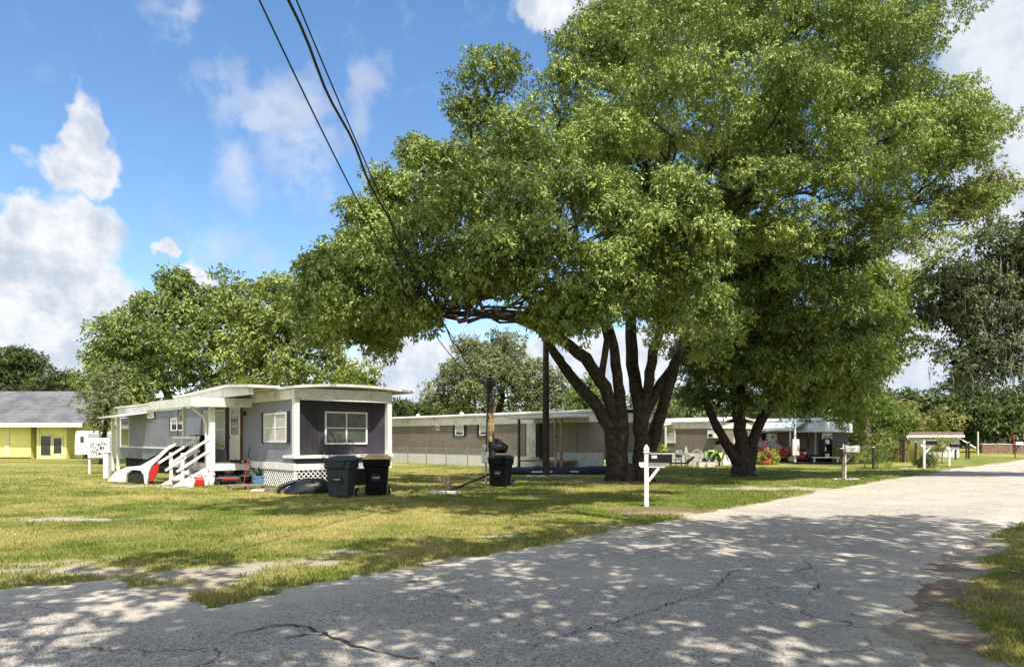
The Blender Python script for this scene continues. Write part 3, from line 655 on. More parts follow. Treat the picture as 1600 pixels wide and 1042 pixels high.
# ---- home 3
H3 = Frame(12.45, 44.0); L3 = 15.; W3 = 3.4
h3 = root(H3, 'mobile_home', 'tan mobile home with a wall air conditioner seen between the two dark trunked trees', 'mobile home')
z3 = lambda px, py: H3.z(H3.sx(px), 0, py)
f3 = z3(1100, 669.5); r3 = z3(1100, 660); b3_ = z3(1100, 709)
MB().box(-L3, 0, 0, W3, b3_, r3).build('wall', M['siding_tan'], h3)
MB().box(-L3, .06, -.06, -.003, f3, r3).build('fascia', M['white_fascia'], h3); MB().box(.003, .06, 0, W3, f3, r3).build('fascia', M['white_fascia'], h3)
arched_roof(h3, L3, W3, r3 + .01, r3 + .1, .25, (.2, .2, .15, .15), M['roof_white']); MB().box(-L3, -.03, -.04, -.003, 0, b3_ + .03).build('skirting', M['white'], h3); MB().box(.003, .04, .05, W3, 0, b3_).build('skirting', M['white'], h3)
window(h3, 'L', 0, H3.sx(1040.5), H3.sx(1055.5), z3(1048, 692), z3(1048, 671), .06, 1, 1, pane=M['curtain'], inner=.55)
ac = MB().box(H3.sx(1112), H3.sx(1123), -.45, -.003, z3(1117, 684), z3(1117, 672)).build('air_conditioner', M['jug'], h3); MB().box(H3.sx(1114), H3.sx(1120), -.465, -.452, z3(1117, 682), z3(1117, 678)).build('grille', M['black'], ac)
window(h3, 'E', 0, 1.2, 2.5, 1.3, 2.2, .06, 2, 2, inner=.1)
MB().extrude([(-1.6, f3 + .12), (-.07, f3 + .3), (-.07, f3 + .36), (-1.6, f3 + .2)], H3.sx(985), H3.sx(1052), 'x').build('awning', M['roof_white'], h3)
for px in (990, 1040): MB().box(H3.sx(px, -1.5) - .04, H3.sx(px, -1.5) + .04, -1.54, -1.46, 0, f3 + .14).build('awning_post', M['white'], h3)
MB().tube([(H3.sx(1087), .5, r3), (H3.sx(1087), .5, r3 + 1.1)], .025, 6).build('vent_pipe', M['steel'], h3)

# ---- home 4
H4 = Frame(20.9, 50.); L4 = 17.; W4 = 3.7
h4 = root(H4, 'mobile_home', 'brown mobile home with wide bluish metal roof skirt and white door, farthest home', 'mobile home')
z4 = lambda px, py: H4.z(H4.sx(px), 0, py)
f4 = z4(1250, 675); r4 = z4(1250, 658)
MB().box(-L4, 0, 0, W4, .5, r4 - .05).build('wall', M['siding_brown'], h4)
MB().box(.003, .03, .1, W4 - .1, .5, f4 - .02).build('end_wall', M['siding_bay'], h4)
MB().box(-L4, .25, -.3, -.25, f4, r4 - .02).build('roof_skirt', M['roof_metal'], h4); MB().box(.25, .29, -.3, W4 + .2, f4, r4 - .02).build('roof_skirt', M['roof_metal'], h4)
arched_roof(h4, L4, W4, r4, r4 + .08, .18, (.2, .35, .35, .3), M['roof_metal'])
MB().box(-L4, -.02, .04, .08, 0, .5).box(-.05, -.01, .05, W4, 0, .5).build('skirting', M['black'], h4)
d = MB().box(H4.sx(1200), H4.sx(1215), -.06, -.002, .5, z4(1208, 677)).build('door', M['white'], h4); MB().box(H4.sx(1206), H4.sx(1209), -.07, -.061, z4(1208, 684), z4(1208, 681)).build('door_light', M['glass'], d)
MB().box(H4.sx(1188), H4.sx(1199), -.04, -.002, .5, z4(1194, 677)).build('door', M['dark'], h4)
MB().box(H4.sx(1179) - .06, H4.sx(1179) + .06, -.1, -.002, .5, f4).build('corner_trim', M['roof_metal'], h4)
MB().box(H4.sx(1273), H4.sx(1276), -.03, -.002, .5, f4).build('corner_trim', M['white'], h4)
window(h4, 'E', .03, H4.sy(1284, .03), H4.sy(1299, .03), H4.z(0, 1.2, 689), H4.z(0, 1.2, 677), .06, 2, 1)
pr = H4.z(H4.sx(1210, -1.8), -1.8, 671.5)
MB().extrude([(-2.0, pr), (-.31, pr + .5), (-.31, pr + .56), (-2.0, pr + .09)], H4.sx(1176, -1.8), H4.sx(1241, -1.8), 'x').build('porch_roof', M['roof_metal'], h4)
MB().box(H4.sx(1176, -1.8), H4.sx(1241, -1.8), -2.06, -2.01, pr - .06, pr + .12).build('porch_fascia', M['white'], h4)
MB().box(H4.sx(1178, -1.8), H4.sx(1212, -1.8), -1.9, -.1, .42, .5).build('porch_deck', M['wood'], h4)
for px in (1181, 1236): MB().box(H4.sx(px, -1.8) - .04, H4.sx(px, -1.8) + .04, -1.94, -1.86, 0, pr).build('porch_post', M['white'], h4)
mb = MB(); x0, x1 = H4.sx(1183, -1.8), H4.sx(1204, -1.8); mb.box(x0, x1, -1.92, -1.88, 1.35, 1.42); mb.box(x0, x1, -1.92, -1.88, .6, .66)
for i in range(9): q = x0 + (x1 - x0) * (i + .5) / 9; mb.box(q - .02, q + .02, -1.915, -1.885, .66, 1.35)
mb.build('porch_railing', M['white'], h4)
o = MB().bar(H4.W(H4.sx(1204, -1.9), -1.9, 1.4) - Vector((*H4.o, 0)), H4.W(H4.sx(1222, -2.6), -2.6, .75) - Vector((*H4.o, 0)), .05, .08)
o = o.build('ramp_rail', M['wood'], h4); o.rotation_euler = (0, 0, -H4.rz)
MB().box(H4.sx(1263, -1.5) - .05, H4.sx(1263, -1.5) + .05, -1.55, -1.45, 0, f4 + .0).build('carport_post', M['blackm'], h4)
MB().box(H4.sx(1240, -1.5), H4.sx(1270, -1.5), -1.6, -.31, f4 - .01, f4 + .05).build('carport_roof', M['roof_metal'], h4)

# ---- yellow building far left
Yh = thing('yellow_building', 'long pale yellow building with grey shingle roof at the far left', 'building', (0, 58, 0))
xr = (138 - 800) / F * 58; xl_ = -52.
zE = 2.7; zT = CH + (685 - 611) / F * 62
def yb(px): return (px - 800) / F * 58
MB().box(xl_, yb(48), 0, 8, 0, zE).box(yb(57.5), yb(104), 0, 8, 0, zE).box(yb(48), yb(58), 1.2, 8, 0, zE).box(yb(104), yb(119), .9, 8, 0, zE).build('wall', M['yellow'], Yh)
MB().extrude([(-.8, zE + .02), (4.2, zT), (9.2, zE + .02), (9.2, zE - .12), (4.2, zT - .16), (-.8, zE - .12)], xl_ - .5, xr, 'x').build('roof', M['shingle'], Yh)
MB().extrude([(.1, zE - .02), (4.2, zT - .2), (8.0, zE - .02)], xr - .5, xr - .35, 'x').build('gable', M['yellow_panel'], Yh)
MB().box(xl_ - .5, xr, -.86, -.81, zE - .22, zE + .10).build('gutter', M['white'], Yh)
MB().box(yb(49.5), yb(56.5), 1.1, 1.19, 0, zE - .2).build('door', M['dark'], Yh)  # near-black panel, shade of the open doorway put into its colour
MB().box(yb(8), yb(15), -.06, -.002, 0, zE).build('pilaster', M['yellow_panel'], Yh); MB().box(yb(58), yb(62), -.06, -.002, 0, zE).build('pilaster', M['yellow_panel'], Yh)
MB().box(xl_ + 1, yb(48), -.1, -.003, .0, .16).build('plinth', M['rust'], Yh)
zy = lambda py: CH - (py - HZ) / F * 58
for a, b, c, d_ in ((65, 80, 711, 681), (85, 97, 708, 684)):
    w_ = MB().box(yb(a) - .1, yb(b) + .1, -.08, -.003, zy(c) - .1, zy(d_) + .1).build('window_frame', M['yellow_panel'], Yh)
    MB().box(yb(a), yb(b), -.1, -.081, zy(c), zy(d_)).build('pane', M['glass'], w_)
MB().box(yb(62.2), yb(104), -.05, -.004, 0, .35).build('plinth', M['yellow_panel'], Yh)
# white camper
cp = thing('camper_trailer', 'small white camper trailer beside the right end of the yellow building', 'camper', P(127.5, 719, 57)*1.); cp.scale = (.5, 1, .86)
cp.location.z = 0; prof = [(-1.0, .45), (1.0, .45), (1.05, 1.2), (.95, 2.3), (.7, 2.55), (-.7, 2.55), (-.95, 2.3), (-1.05, 1.2)]
MB().extrude(prof, 0, 3.6, 'y').build('body', M['jug'], cp); MB().box(-.2, .35, -.012, -.001, 1.5, 2.05).build('window', M['glass'], cp)
for s in (-.75, .75):
    mb = MB(); mb.loft([[(s - .1 + dx, 1.6 + .3 * math.cos(a), .3 + .3 * math.sin(a)) for a in [i * math.pi / 6 for i in range(12)]] for dx in (0, .2)]); mb.build('wheel', M['rubber'], cp)
MB().box(-.5, .5, -.3, 0, .38, .46).build('tow_bar', M['steel'], cp)

# ---- white shed right
Sh = Frame(*(P(1499, 0, 62)[:2]), ex=(.90, -.436)); s5 = root(Sh, 'white_shed', 'white outbuilding with low red brown roof beyond the mailboxes', 'shed')
zS = CH - (681 - HZ) / F * 62 ; L5 = -Sh.sx(1424); W5 = max(2., Sh.sy(1518)); zTop = CH + (685 - 674.5) / F * 63
MB().box(-L5, 0, 0, W5, 0, zS).build('wall', M['white'], s5)
MB().extrude([(-.4, zS + .02), (W5 / 2, zTop), (W5 + .4, zS + .02), (W5 + .4, zS - .08), (W5 / 2, zTop - .12), (-.4, zS - .08)], -L5 - .4, .35, 'x').build('roof', M['brownroof'], s5)
MB().box(-L5 - .4, .35, -.46, -.41, zS - .12, zS + .08).build('fascia', M['white'], s5)
MB().extrude([(.03, zS - .01), (W5 / 2, zTop - .15), (W5 - .03, zS - .01)], -.1, -.005, 'x').build('gable', M['white'], s5)
MB().box(-L5 + 1.2, -L5 + 2.2, -.03, -.002, .1, 1.9).build('door', M['slab'], s5)
MB().bar((-.3, -.5, zS), (1.2, .3, zS - 1.0), .08, .1).build('brace', M['white'], s5)

# ---- far wall, pink building at the right edge
fw = thing('brick_wall', 'low rusty brick wall across the field at the far right', 'wall', P(1535, 0, 80).xyz * Vector((1, 1, 0)))
mb = MB(); mb.box(0, 9, 0, .4, 0, .95); mb.build('wall_body', M['brick'], fw); mb = MB()
for i in range(6): mb.box(i * 1.6, i * 1.6 + 1.4, -.06, .46, .952, 1.04)
mb.build('coping', M['slab'], fw)
pb = thing('pink_building', 'low pink building with dark roof edge just behind the rusty brick wall', 'building', P(1572, 0, 92).xyz * Vector((1, 1, 0)))
MB().box(0, 14, 0, 6, 0, 1.9).build('wall', M['pink'], pb); MB().extrude([(-.5, 1.9), (3, 2.6), (6.5, 1.9), (6.5, 2.02), (3, 2.75), (-.5, 2.02)], -.4, 14.4, 'x').build('roof', M['pink'], pb)
MB().box(.8, 13, -.02, -.002, 1.2, 1.7).build('window_band', M['glass'], pb)

# ---------------------------------------------------------------- wheelie bins
def bin_(name, label, loc, rz, body_m, lid_m, group, s=1., recess=True):
    t = thing(name, label, 'wheelie bin', loc, rz, group); t.scale = (s, s, s)
    rings = [[(-.25, -.25, .06), (.25, -.25, .06), (.25, .22, .06), (-.25, .22, .06)], [(-.27, -.28, .35), (.27, -.28, .35), (.27, .27, .35), (-.27, .27, .35)],
             [(-.30, -.33, .78), (.30, -.33, .78), (.30, .34, .78), (-.30, .34, .78)], [(-.335, -.36, .80), (.335, -.36, .80), (.335, .37, .80), (-.335, .37, .80)],
             [(-.34, -.37, .99), (.34, -.37, .99), (.34, .38, .99), (-.34, .38, .99)]]
    b = MB().loft(rings).build('body', body_m, t); bevel(b, .03, 3)
    MB().box(-.12, .12, -.335, -.27, .42, .60).build('front_panel', M['black'], b); MB().box(-.09, .09, -.35, -.336, .50, .53).build('label_strip', M['steel'], b)
    lid = MB().loft([[(-.36, -.42, .995), (.36, -.42, .995), (.36, .42, .995), (-.36, .42, .995)], [(-.35, -.41, 1.03), (.35, -.41, 1.03), (.35, .42, 1.05), (-.35, .42, 1.05)], [(-.24, -.28, 1.08), (.24, -.28, 1.08), (.24, .3, 1.12), (-.24, .3, 1.12)]]).build('lid', lid_m, t); bevel(lid, .02, 2)
    fl = MB().loft([[(-.26, -.43, .99), (.26, -.43, .99), (.26, -.40, .99), (-.26, -.40, .99)], [(-.17, -.40, .82), (.17, -.40, .82), (.17, -.37, .82), (-.17, -.37, .82)]]).build('grip', body_m, lid)
    MB().tube([(-.25, .44, .98), (.25, .44, .98)], .018, 8).build('handle', M['black'], t)
    for x in (-.33, .29):
        wmb = MB().loft([[(x + dx, .30 + .13 * math.cos(a), .13 + .13 * math.sin(a)) for a in [i * math.pi / 8 for i in range(16)]] for dx in (0, .05)])
        wo = wmb.build('wheel', M['rubber'], t); MB().loft([[(x + dx, .30 + .06 * math.cos(a), .13 + .06 * math.sin(a)) for a in [i * math.pi / 6 for i in range(12)]] for dx in (-.012, .062)]).build('hub', M['meter'], wo)
    return t
BG = 'wheelie bins on the lawn'
bin_('wheelie_bin', 'slate grey wheelie bin with grey lid at the corner of the grey-blue home', P(534, 0, 19.9) * 1., R(-8), M['bin_grey'], M['bin_grey'], BG, 1.02).location.z = 0
bin_('wheelie_bin', 'black wheelie bin with dusty yellow lid next to the slate grey one', P(589, 0, 20.6) * 1., R(6), M['bin_black'], M['bin_yellow'], BG, 1.04).location.z = 0
bo = bin_('wheelie_bin', 'black wheelie bin standing behind the utility pole with the meter box', P(783, 0, 24.2) * 1., R(-20), M['bin_black'], M['bin_black'], BG, .95); bo.location.z = 0
bl = Vector((P(782, 0, 24.1).x, 24.1, 1.13)); t = thing('rubbish_bag', 'bulging black rubbish bag on top of the bin behind the utility pole', 'bag', bl); rg0 = random.Random(6)
MB().loft([[(math.cos(a) * s * (1 + rg0.uniform(-.12, .12)), math.sin(a) * s * .8, z) for a in [i * math.pi / 8 for i in range(16)]] for z, s in ((0, .16), (.1, .25), (.24, .24), (.33, .12), (.36, .04), (.44, .07))]).build('bag', M['tarp'], t, smooth=True)
MB().lathe([(.05, .355), (.055, .365), (.05, .375)], 10).build('tie', M['black'], t)
# ---------------------------------------------------------------- clutter in front of the grey-blue home
def at(px, py, z=0.): g_ = G(px, py); g_.z = z; return g_
t = thing('tarp_heap', 'lumpy heap covered with a black tarpaulin at the corner of the grey-blue home', 'tarpaulin', at(478, 771))
rg = random.Random(2); rings = []
for k, (z, s) in enumerate(((0, 1.0), (.1, .99), (.24, .88), (.33, .68), (.40, .36), (.41, .05))):
    rings.append([(math.cos(a) * .66 * s * (1 + rg.uniform(-.1, .1)) + .12 * k * .5, math.sin(a) * .5 * s * (1 + rg.uniform(-.12, .12)), z * 1.05 + rg.uniform(-.02, .02)) for a in [i * 2 * math.pi / 20 for i in range(20)]])
MB().loft(rings).build('cover', M['tarp'], t, smooth=True)
MB().tube([(-.72, -.3, .04), (-.68, -.2, .2), (-.4, -.05, .32), (.1, .1, .42)], [.05, .07, .06, .04], 8).build('rolled_edge', M['tarp'], t, smooth=True)
def gas_can(name, label, loc, m, s=1., rz=0., grp=None):
    t = thing(name, label, 'fuel can', loc, rz, grp); t.scale = (s,) * 3
    b = MB().loft([[(-.14, -.09, .0), (.14, -.09, .0), (.14, .09, .0), (-.14, .09, .0)], [(-.15, -.1, .04), (.15, -.1, .04), (.15, .1, .04), (-.15, .1, .04)], [(-.15, -.1, .22), (.15, -.1, .22), (.15, .1, .22), (-.15, .1, .22)], [(-.07, -.06, .32), (.10, -.06, .32), (.10, .06, .32), (-.07, .06, .32)]]).build('body', m, t); bevel(b, .025, 3)
    MB().tube([(-.05, 0, .33), (-.06, 0, .37), (.07, 0, .37), (.08, 0, .31)], .014, 6).build('handle', m, t); MB().lathe([(.03, 0), (.03, .05), (.0, .05)], 10, (-.11, 0)).build('cap', M['black'], t, loc=(0, 0, .26))
gas_can('fuel_can', 'red plastic fuel can standing at the foot of the porch post', at(311, 761), M['red'], 1.1, .3)
for px, py, lab in ((298, 762, 'white plastic jug standing left of the red fuel can'), (321, 760, 'white plastic jug standing right of the red fuel can')):
    t = thing('plastic_jug', lab, 'jug', at(px, py), 0, 'white jugs beside the red fuel can')
    MB().lathe([(.0, 0), (.10, .0), (.11, .03), (.11, .2), (.08, .27), (.035, .31), (.035, .34)], 14).build('body', M['jug'], t, smooth=True); MB().lathe([(.04, .341), (.04, .37), (0, .372)], 12).build('cap', M['blue_pot'], t)
    MB().tube([(.06, 0, .3), (.13, 0, .27), (.12, 0, .16)], .014, 6).build('handle', M['jug'], t)
# plant pot with spiky plant
t = thing('potted_plant', 'spiky dark plant in a blue pot before the lattice skirting', 'plant', at(405, 759)); MB().lathe([(0, .0), (.16, .0), (.20, .1), (.22, .3), (.235, .3), (.235, .34), (.2, .34), (.19, .30), (0, .3)], 18).build('pot', M['blue_pot'], t, smooth=False)
mb = MB()
for i in range(26):
    a = rg.uniform(0, 6.28); l = rg.uniform(.3, .55); d = Vector((math.cos(a), math.sin(a), 0)); s = Vector((-d.y, d.x, 0)) * .022; k0 = d * .05 + Vector((0, 0, .3)); k1 = d * (.1 + l * .3) + Vector((0, 0, .3 + l * .6)); k2 = d * (.12 + l * .7) + Vector((0, 0, .3 + l * .85))
    mb.add([k0 - s, k0 + s, k1 + s, k1 - s, k2], [(0, 1, 2, 3), (3, 2, 4)])
mb.build('leaves', mat('dark succulent leaf', (.05, .10, .05), .4, .3, 6), t)
# wooden pallets / planks
t = thing('wood_pallet', 'weathered wooden pallet lying on the grass left of the blue pot', 'pallet', at(386, 765), R(25))
mb = MB(); [mb.box(-.55, .55, -.42 + i * .2, -.30 + i * .2, .13, .155) for i in range(5)]; mb.build('top_boards', M['wood'], t); mb = MB(); [mb.box(a, a + .08, -.42, .48, .0, .129) for a in (-.55, -.04, .47)]; mb.build('stringers', M['wood'], t)
t = thing('lumber_stack', 'flat stack of grey boards on the grass right of the blue pot', 'boards', at(428, 769), R(8)); mb = MB()
for i, (y, z, l) in enumerate(((-.2, 0, .7), (.0, 0, .65), (.2, 0, .7), (-.1, .045, .6), (.1, .045, .66), (0, .09, .5))): mb.box(-l, l, y - .07, y + .07, z, z + .04)
mb.build('boards', M['wood'], t)
t = thing('paving_slabs', 'two small pale slabs stacked on the grass between pallet and boards', 'slabs', at(404, 769.5)); mb = MB().box(-.2, .2, -.14, .14, .0, .05); mb.build('slab', M['slab'], t); MB().box(-.18, .2, -.12, .14, .054, .1).build('slab', M['slab'], t)
# lawn mower
t = thing('lawn_mower', 'black lawn mower with a red stripe parked under the porch deck', 'lawn mower', at(358, 758), R(15)); b = MB().loft([[(-.42, -.28, .1), (.42, -.28, .1), (.42, .28, .1), (-.42, .28, .1)], [(-.44, -.28, .26), (.42, -.28, .26), (.42, .28, .26), (-.44, .28, .26)], [(-.3, -.2, .34), (.3, -.2, .34), (.3, .2, .34), (-.3, .2, .34)]]).build('deck', M['black'], t); bevel(b, .03)
MB().lathe([(.17, .345), (.18, .46), (.12, .52), (0, .53)], 14).build('engine', M['black'], t); MB().box(-.2, .3, -.295, -.284, .2, .24).build('stripe', M['red'], t)
for x in (-.36, .36):
    for y in (-.33, .29): MB().loft([[(x + .1 * math.cos(a), y + dy, .1 + .1 * math.sin(a)) for a in [i * math.pi / 7 for i in range(14)]] for dy in (0, .045)]).build('wheel', M['rubber'], t)
MB().tube([(-.4, -.24, .3), (-.75, -.24, .62), (-.75, .24, .62), (-.4, .24, .3)], .014, 6).build('handle', M['blackm'], t)
t = thing('storage_tote', 'black storage tote under the porch deck beside the mower', 'tote', at(381, 757)); b = MB().loft([[(-.2, -.16, 0), (.2, -.16, 0), (.2, .16, 0), (-.2, .16, 0)], [(-.24, -.2, .3), (.24, -.2, .3), (.24, .2, .3), (-.24, .2, .3)]]).build('tub', M['bin_green'], t); MB().box(-.26, .26, -.22, .22, .302, .335).build('lid', M['meter'], t)
# broom leaning on deck
t = thing('broom', 'long handled broom leaning against the right end of the porch deck', 'broom', at(381, 762)); MB().tube([(0, 0, .12), (.14, .12, 1.25)], .014, 6).build('handle', M['red'], t); MB().tube([(.10, .085, .95), (.145, .124, 1.3)], .018, 6).build('grip', M['black'], t); MB().loft([[(-.12, -.03, .0), (.12, -.03, 0), (.12, .03, 0), (-.12, .03, 0)], [(-.06, -.02, .14), (.06, -.02, .14), (.06, .02, .14), (-.06, .02, .14)]]).build('bristles', M['wood'], t)
# things on the porch
pw = H.W(H.sx(372, -.35), -.35, zd); t = thing('shoe_pile', 'dark heap of shoes on the porch deck by the cream door', 'shoes', pw, H.rz)
for i in range(6):
    x, y = rg.uniform(-.35, .4), rg.uniform(-.2, .2); mb = MB().loft([[(x - .13, y - .05, .001), (x + .13, y - .05, .001), (x + .13, y + .05, .001), (x - .13, y + .05, .001)], [(x - .13, y - .045, .05), (x + .08, y - .045, .04), (x + .08, y + .045, .04), (x - .13, y + .045, .05)], [(x - .13, y - .035, .11), (x - .02, y - .03, .10), (x - .02, y + .03, .10), (x - .13, y + .035, .11)]])
    bevel(mb.build('shoe', M['black'], t), .012)
t = thing('black_grill', 'black covered barbecue standing on the porch behind the steps', 'barbecue', H.W(H.sx(309, -.7), -.7, zd), H.rz); MB().loft([[(-.35, -.25, .0), (.35, -.25, .0), (.35, .25, .0), (-.35, .25, .0)], [(-.38, -.28, .7), (.38, -.28, .7), (.38, .28, .7), (-.38, .28, .7)], [(-.3, -.2, .98), (.3, -.2, .98), (.3, .2, .98), (-.3, .2, .98)]]).build('cover', M['tarp'], t, smooth=False)
t = thing('teal_cooler', 'teal cool box on the porch railing shelf behind the steps', 'cool box', H.W(H.sx(283, -.9), -.9, zd), H.rz); bevel(MB().box(-.25, .25, -.18, .18, .0, .38).build('box', M['teal'], t), .02); bevel(MB().box(-.26, .26, -.19, .19, .383, .46).build('lid', M['white'], t), .02)
t = thing('plant_stand', 'dark metal plant stand with a pale hanging basket on the porch', 'plant stand', H.W(H.sx(278, -1.1), -1.1, zd), H.rz); MB().tube([(0, 0, 0), (0, 0, 1.75), (.1, 0, 1.95), (.28, 0, 1.9)], .016, 6).build('pole', M['blackm'], t); MB().lathe([(.0, 1.5), (.1, 1.52), (.15, 1.66), (.15, 1.7)], 12, (.28, 0)).build('basket', M['slab'], t); MB().lathe([(.16, 0), (.15, .03), (0, .04)], 12).build('base', M['blackm'], t)
# left of the steps: pale bodywork panel with black arch, post, patterned banner
t = thing('bodywork_panel', 'white curved vehicle bodywork panel with a black wheel arch beside the porch steps', 'bodywork', at(212, 757), R(-8))
outer = [(-1.05, .12), (-.75, .45), (-.3, .62), (.2, .66), (.75, .95), (1.25, 1.35), (1.5, 1.45), (1.5, 1.36), (1.25, 1.22), (.85, .86), (.62, .66), (.5, .42), (.44, .0), (.36, .0), (.32, .34), (.2, .5), (-.12, .52), (-.32, .4), (-.36, .1)]
MB().extrude(outer, -.03, .03, 'y').build('shell', M['white'], t); MB().extrude([(-.34, .06), (-.30, .38), (-.12, .5), (.2, .48), (.31, .34), (.34, .06)], .035, .5, 'y').build('wheel_arch', M['rubber'], t)
MB().extrude([(.52, .1), (.66, .14), (.86, .5), (.9, .8), (.64, .64), (.53, .42)], -.02, .02, 'y').build('tail_light', M['red'], t); MB().extrude([(.0, .7), (1.3, 1.32), (.95, .8), (.62, .64), (.2, .66)], .05, 1.2, 'y').build('grey_cover', M['tarp'], t)
t = thing('gate_post', 'short white wooden post on the grass left of the bodywork panel', 'post', at(167, 748)); bevel(MB().box(-.1, .1, -.1, .1, 0, 1.05).build('post', M['white'], t), .012); MB().loft([[(-.13, -.13, 1.051), (.13, -.13, 1.051), (.13, .13, 1.051), (-.13, .13, 1.051)], [(-.03, -.03, 1.14), (.03, -.03, 1.14), (.03, .03, 1.14), (-.03, .03, 1.14)]]).build('cap', M['white'], t)
gp = at(154, 748); Yp = 33.; c0 = P(154, 0, Yp); t = thing('patterned_screen', 'white screen with dark leafy pattern at the far left end of the grey-blue home', 'screen', (c0.x, Yp, 0))
w_ = 34 / F * Yp / 2; zb, zt_ = CH - (715 - HZ) / F * Yp, CH - (684 - HZ) / F * Yp
MB().box(-w_, w_, 0, .05, zb, zt_).build('panel', M['white'], t); mb = MB()
for i in range(75):
    x, z, a, l = rg.uniform(-w_ * .75, w_ * .75), rg.uniform(zb + .12, zt_ - .22), rg.uniform(0, 3.14), rg.uniform(.03, .075); dx, dz = math.cos(a) * l, math.sin(a) * l
    mb.add([(x - dx, -.004, z - dz), (x + dz * .35, -.004, z - dx * .35), (x + dx, -.004, z + dz), (x - dz * .35, -.004, z + dx * .35)], [(0, 1, 2, 3)])
mb.build('leaf_pattern', M['bin_green'], t)
for s in (-w_ + .04, w_ - .04): MB().box(s - .04, s + .04, .055, .13, 0, zt_).build('post', M['white'], t)
t = thing('garden_bench', 'white slatted bench on the grass under the left windows of the grey-blue home', 'bench', at(232, 735) + Vector((0, .0, 0)), H.rz)
mb = MB(); [mb.box(-.75, .75, -.2 + i * .14, -.1 + i * .14, .42, .45) for i in range(3)]; mb.build('seat', M['white'], t); MB().box(-.75, .75, .22, .25, .6, .7).box(-.75, .75, .22, .25, .76, .86).build('backrest', M['white'], t)
for x in (-.7, .64):
    for y in (-.18, .2): MB().box(x, x + .06, y, y + .05, 0, .419 if y < 0 else .86).build('leg', M['white'], t)

# ---------------------------------------------------------------- service pole with meter, cables
pl = thing('service_pole', 'short weathered wooden service pole with grey meter box and cables', 'utility pole', (P(765, 0, 25.).x, 25., 0)); zp = CH + 95 / F * 25
MB().tube([(0.12, 0, 0), (.08, 0, 1.3), (.02, 0, 2.3)], [.12, .12, .115], 10, .04, rg).build('lower_shaft', M['pole_wood'], pl)
MB().tube([(.05, 0, 1.5), (.02, 0, 2.45)], [.123, .121], 10).build('bare_section', M['bare_wood'], pl); MB().tube([(.02, 0, 2.451), (-.02, 0, zp)], [.115, .10], 10, .03, rg).build('upper_shaft', M['pole_wood'], pl)
mbx = bevel(MB().box(-.26, -.02, -.22, -.11, .78, 1.16).build('meter_box', M['meter'], pl), .012); MB().loft([[(-.16 + .08 * math.cos(a), y, 1.34 + .08 * math.sin(a)) for a in [i * math.pi / 8 for i in range(16)]] for y in (-.12, -.22)]).build('meter', M['meter'], pl)
MB().tube([(-.1, -.16, 1.16), (-.1, -.16, 1.6), (-.05, -.13, zp - .3), (.08, -.13, zp - .15)], .025, 8).build('conduit', M['blackm'], pl); MB().tube([(-.12, -.16, .78), (-.12, -.15, 0)], .035, 8).build('conduit', M['steel'], pl)
MB().box(-.02, .3, .08, .2, 1.18, 1.6).build('junction_box', M['black'], pl)
MB().tube([(.1, -.13, zp - .3), (.2, -.2, zp - .6), (.1, -.14, zp - .9)], .02, 6).build('wire_loop', M['wire'], pl)
def cable(pts, r, name, label, tw=0., grp='overhead cables'):
    """parabola in a vertical plane through three picture points"""
    (xa, ya, Ya), (xb_, yb_, _), (xc_, yc_, Yc) = pts
    A = P(xa, ya, Ya); C = P(xc_, yc_, Yc); k = (xb_ - 800) / F
    t_ = (k * A.y - A.x) / ((C.x - A.x) - k * (C.y - A.y)); Bm = A.lerp(C, t_); zb_ = CH - (yb_ - HZ) / F * Bm.y
    sag = (Bm.z - zb_) / (t_ * (1 - t_)); out = []; n = 90
    for i in range(n + 1):
        t = -.55 + 1.55 * i / n; p = A.lerp(C, t); p.z -= sag * t * (1 - t)
        out.append(p + Vector((math.sin(t * 60) * tw, 0, math.cos(t * 47) * tw)))
    tag(MB().tube(out, r, 7).build(name, M['wire'], None, True), label, 'cable', grp); return out[0]
e1 = cable([(405, 0, 8.), (541, 280, 0), (757, 600, 24.9)], .011, 'power_cable', 'leftmost thin overhead cable crossing the blue sky')
e2 = cable([(449, 0, 8.), (560, 245, 0), (762, 604, 24.9)], .018, 'power_cable', 'thick twisted middle overhead cable crossing the blue sky', .018)
e3 = cable([(463, 0, 8.2), (578, 270, 0), (768, 598, 24.9)], .010, 'power_cable', 'rightmost thin overhead cable crossing the blue sky')
up = thing('utility_pole', 'tall wooden street pole that carries the overhead cables, behind the viewer', 'utility pole', (e2.x, e2.y - .2, 0)); MB().tube([(0, 0, 0), (0, 0, e2.z + .6)], [.17, .11], 12).build('shaft', M['pole_wood'], up); MB().box(-1.0, 1.0, -.06, .06, e2.z - .1, e2.z + .02).build('crossarm', M['pole_wood'], up)
pk = thing('dark_pole', 'tall slim dark wooden pole rising into the huge tree, left of its trunks', 'utility pole', (P(853, 0, 31.).x, 31., 0)); MB().tube([(0, 0, 0), (0, 0, 8.2)], [.15, .11], 10, .02, rg).build('shaft', M['pole_wood'], pk); MB().box(-.07, .07, -.2, -.13, 1.4, 1.9).build('small_box', M['blackm'], pk)
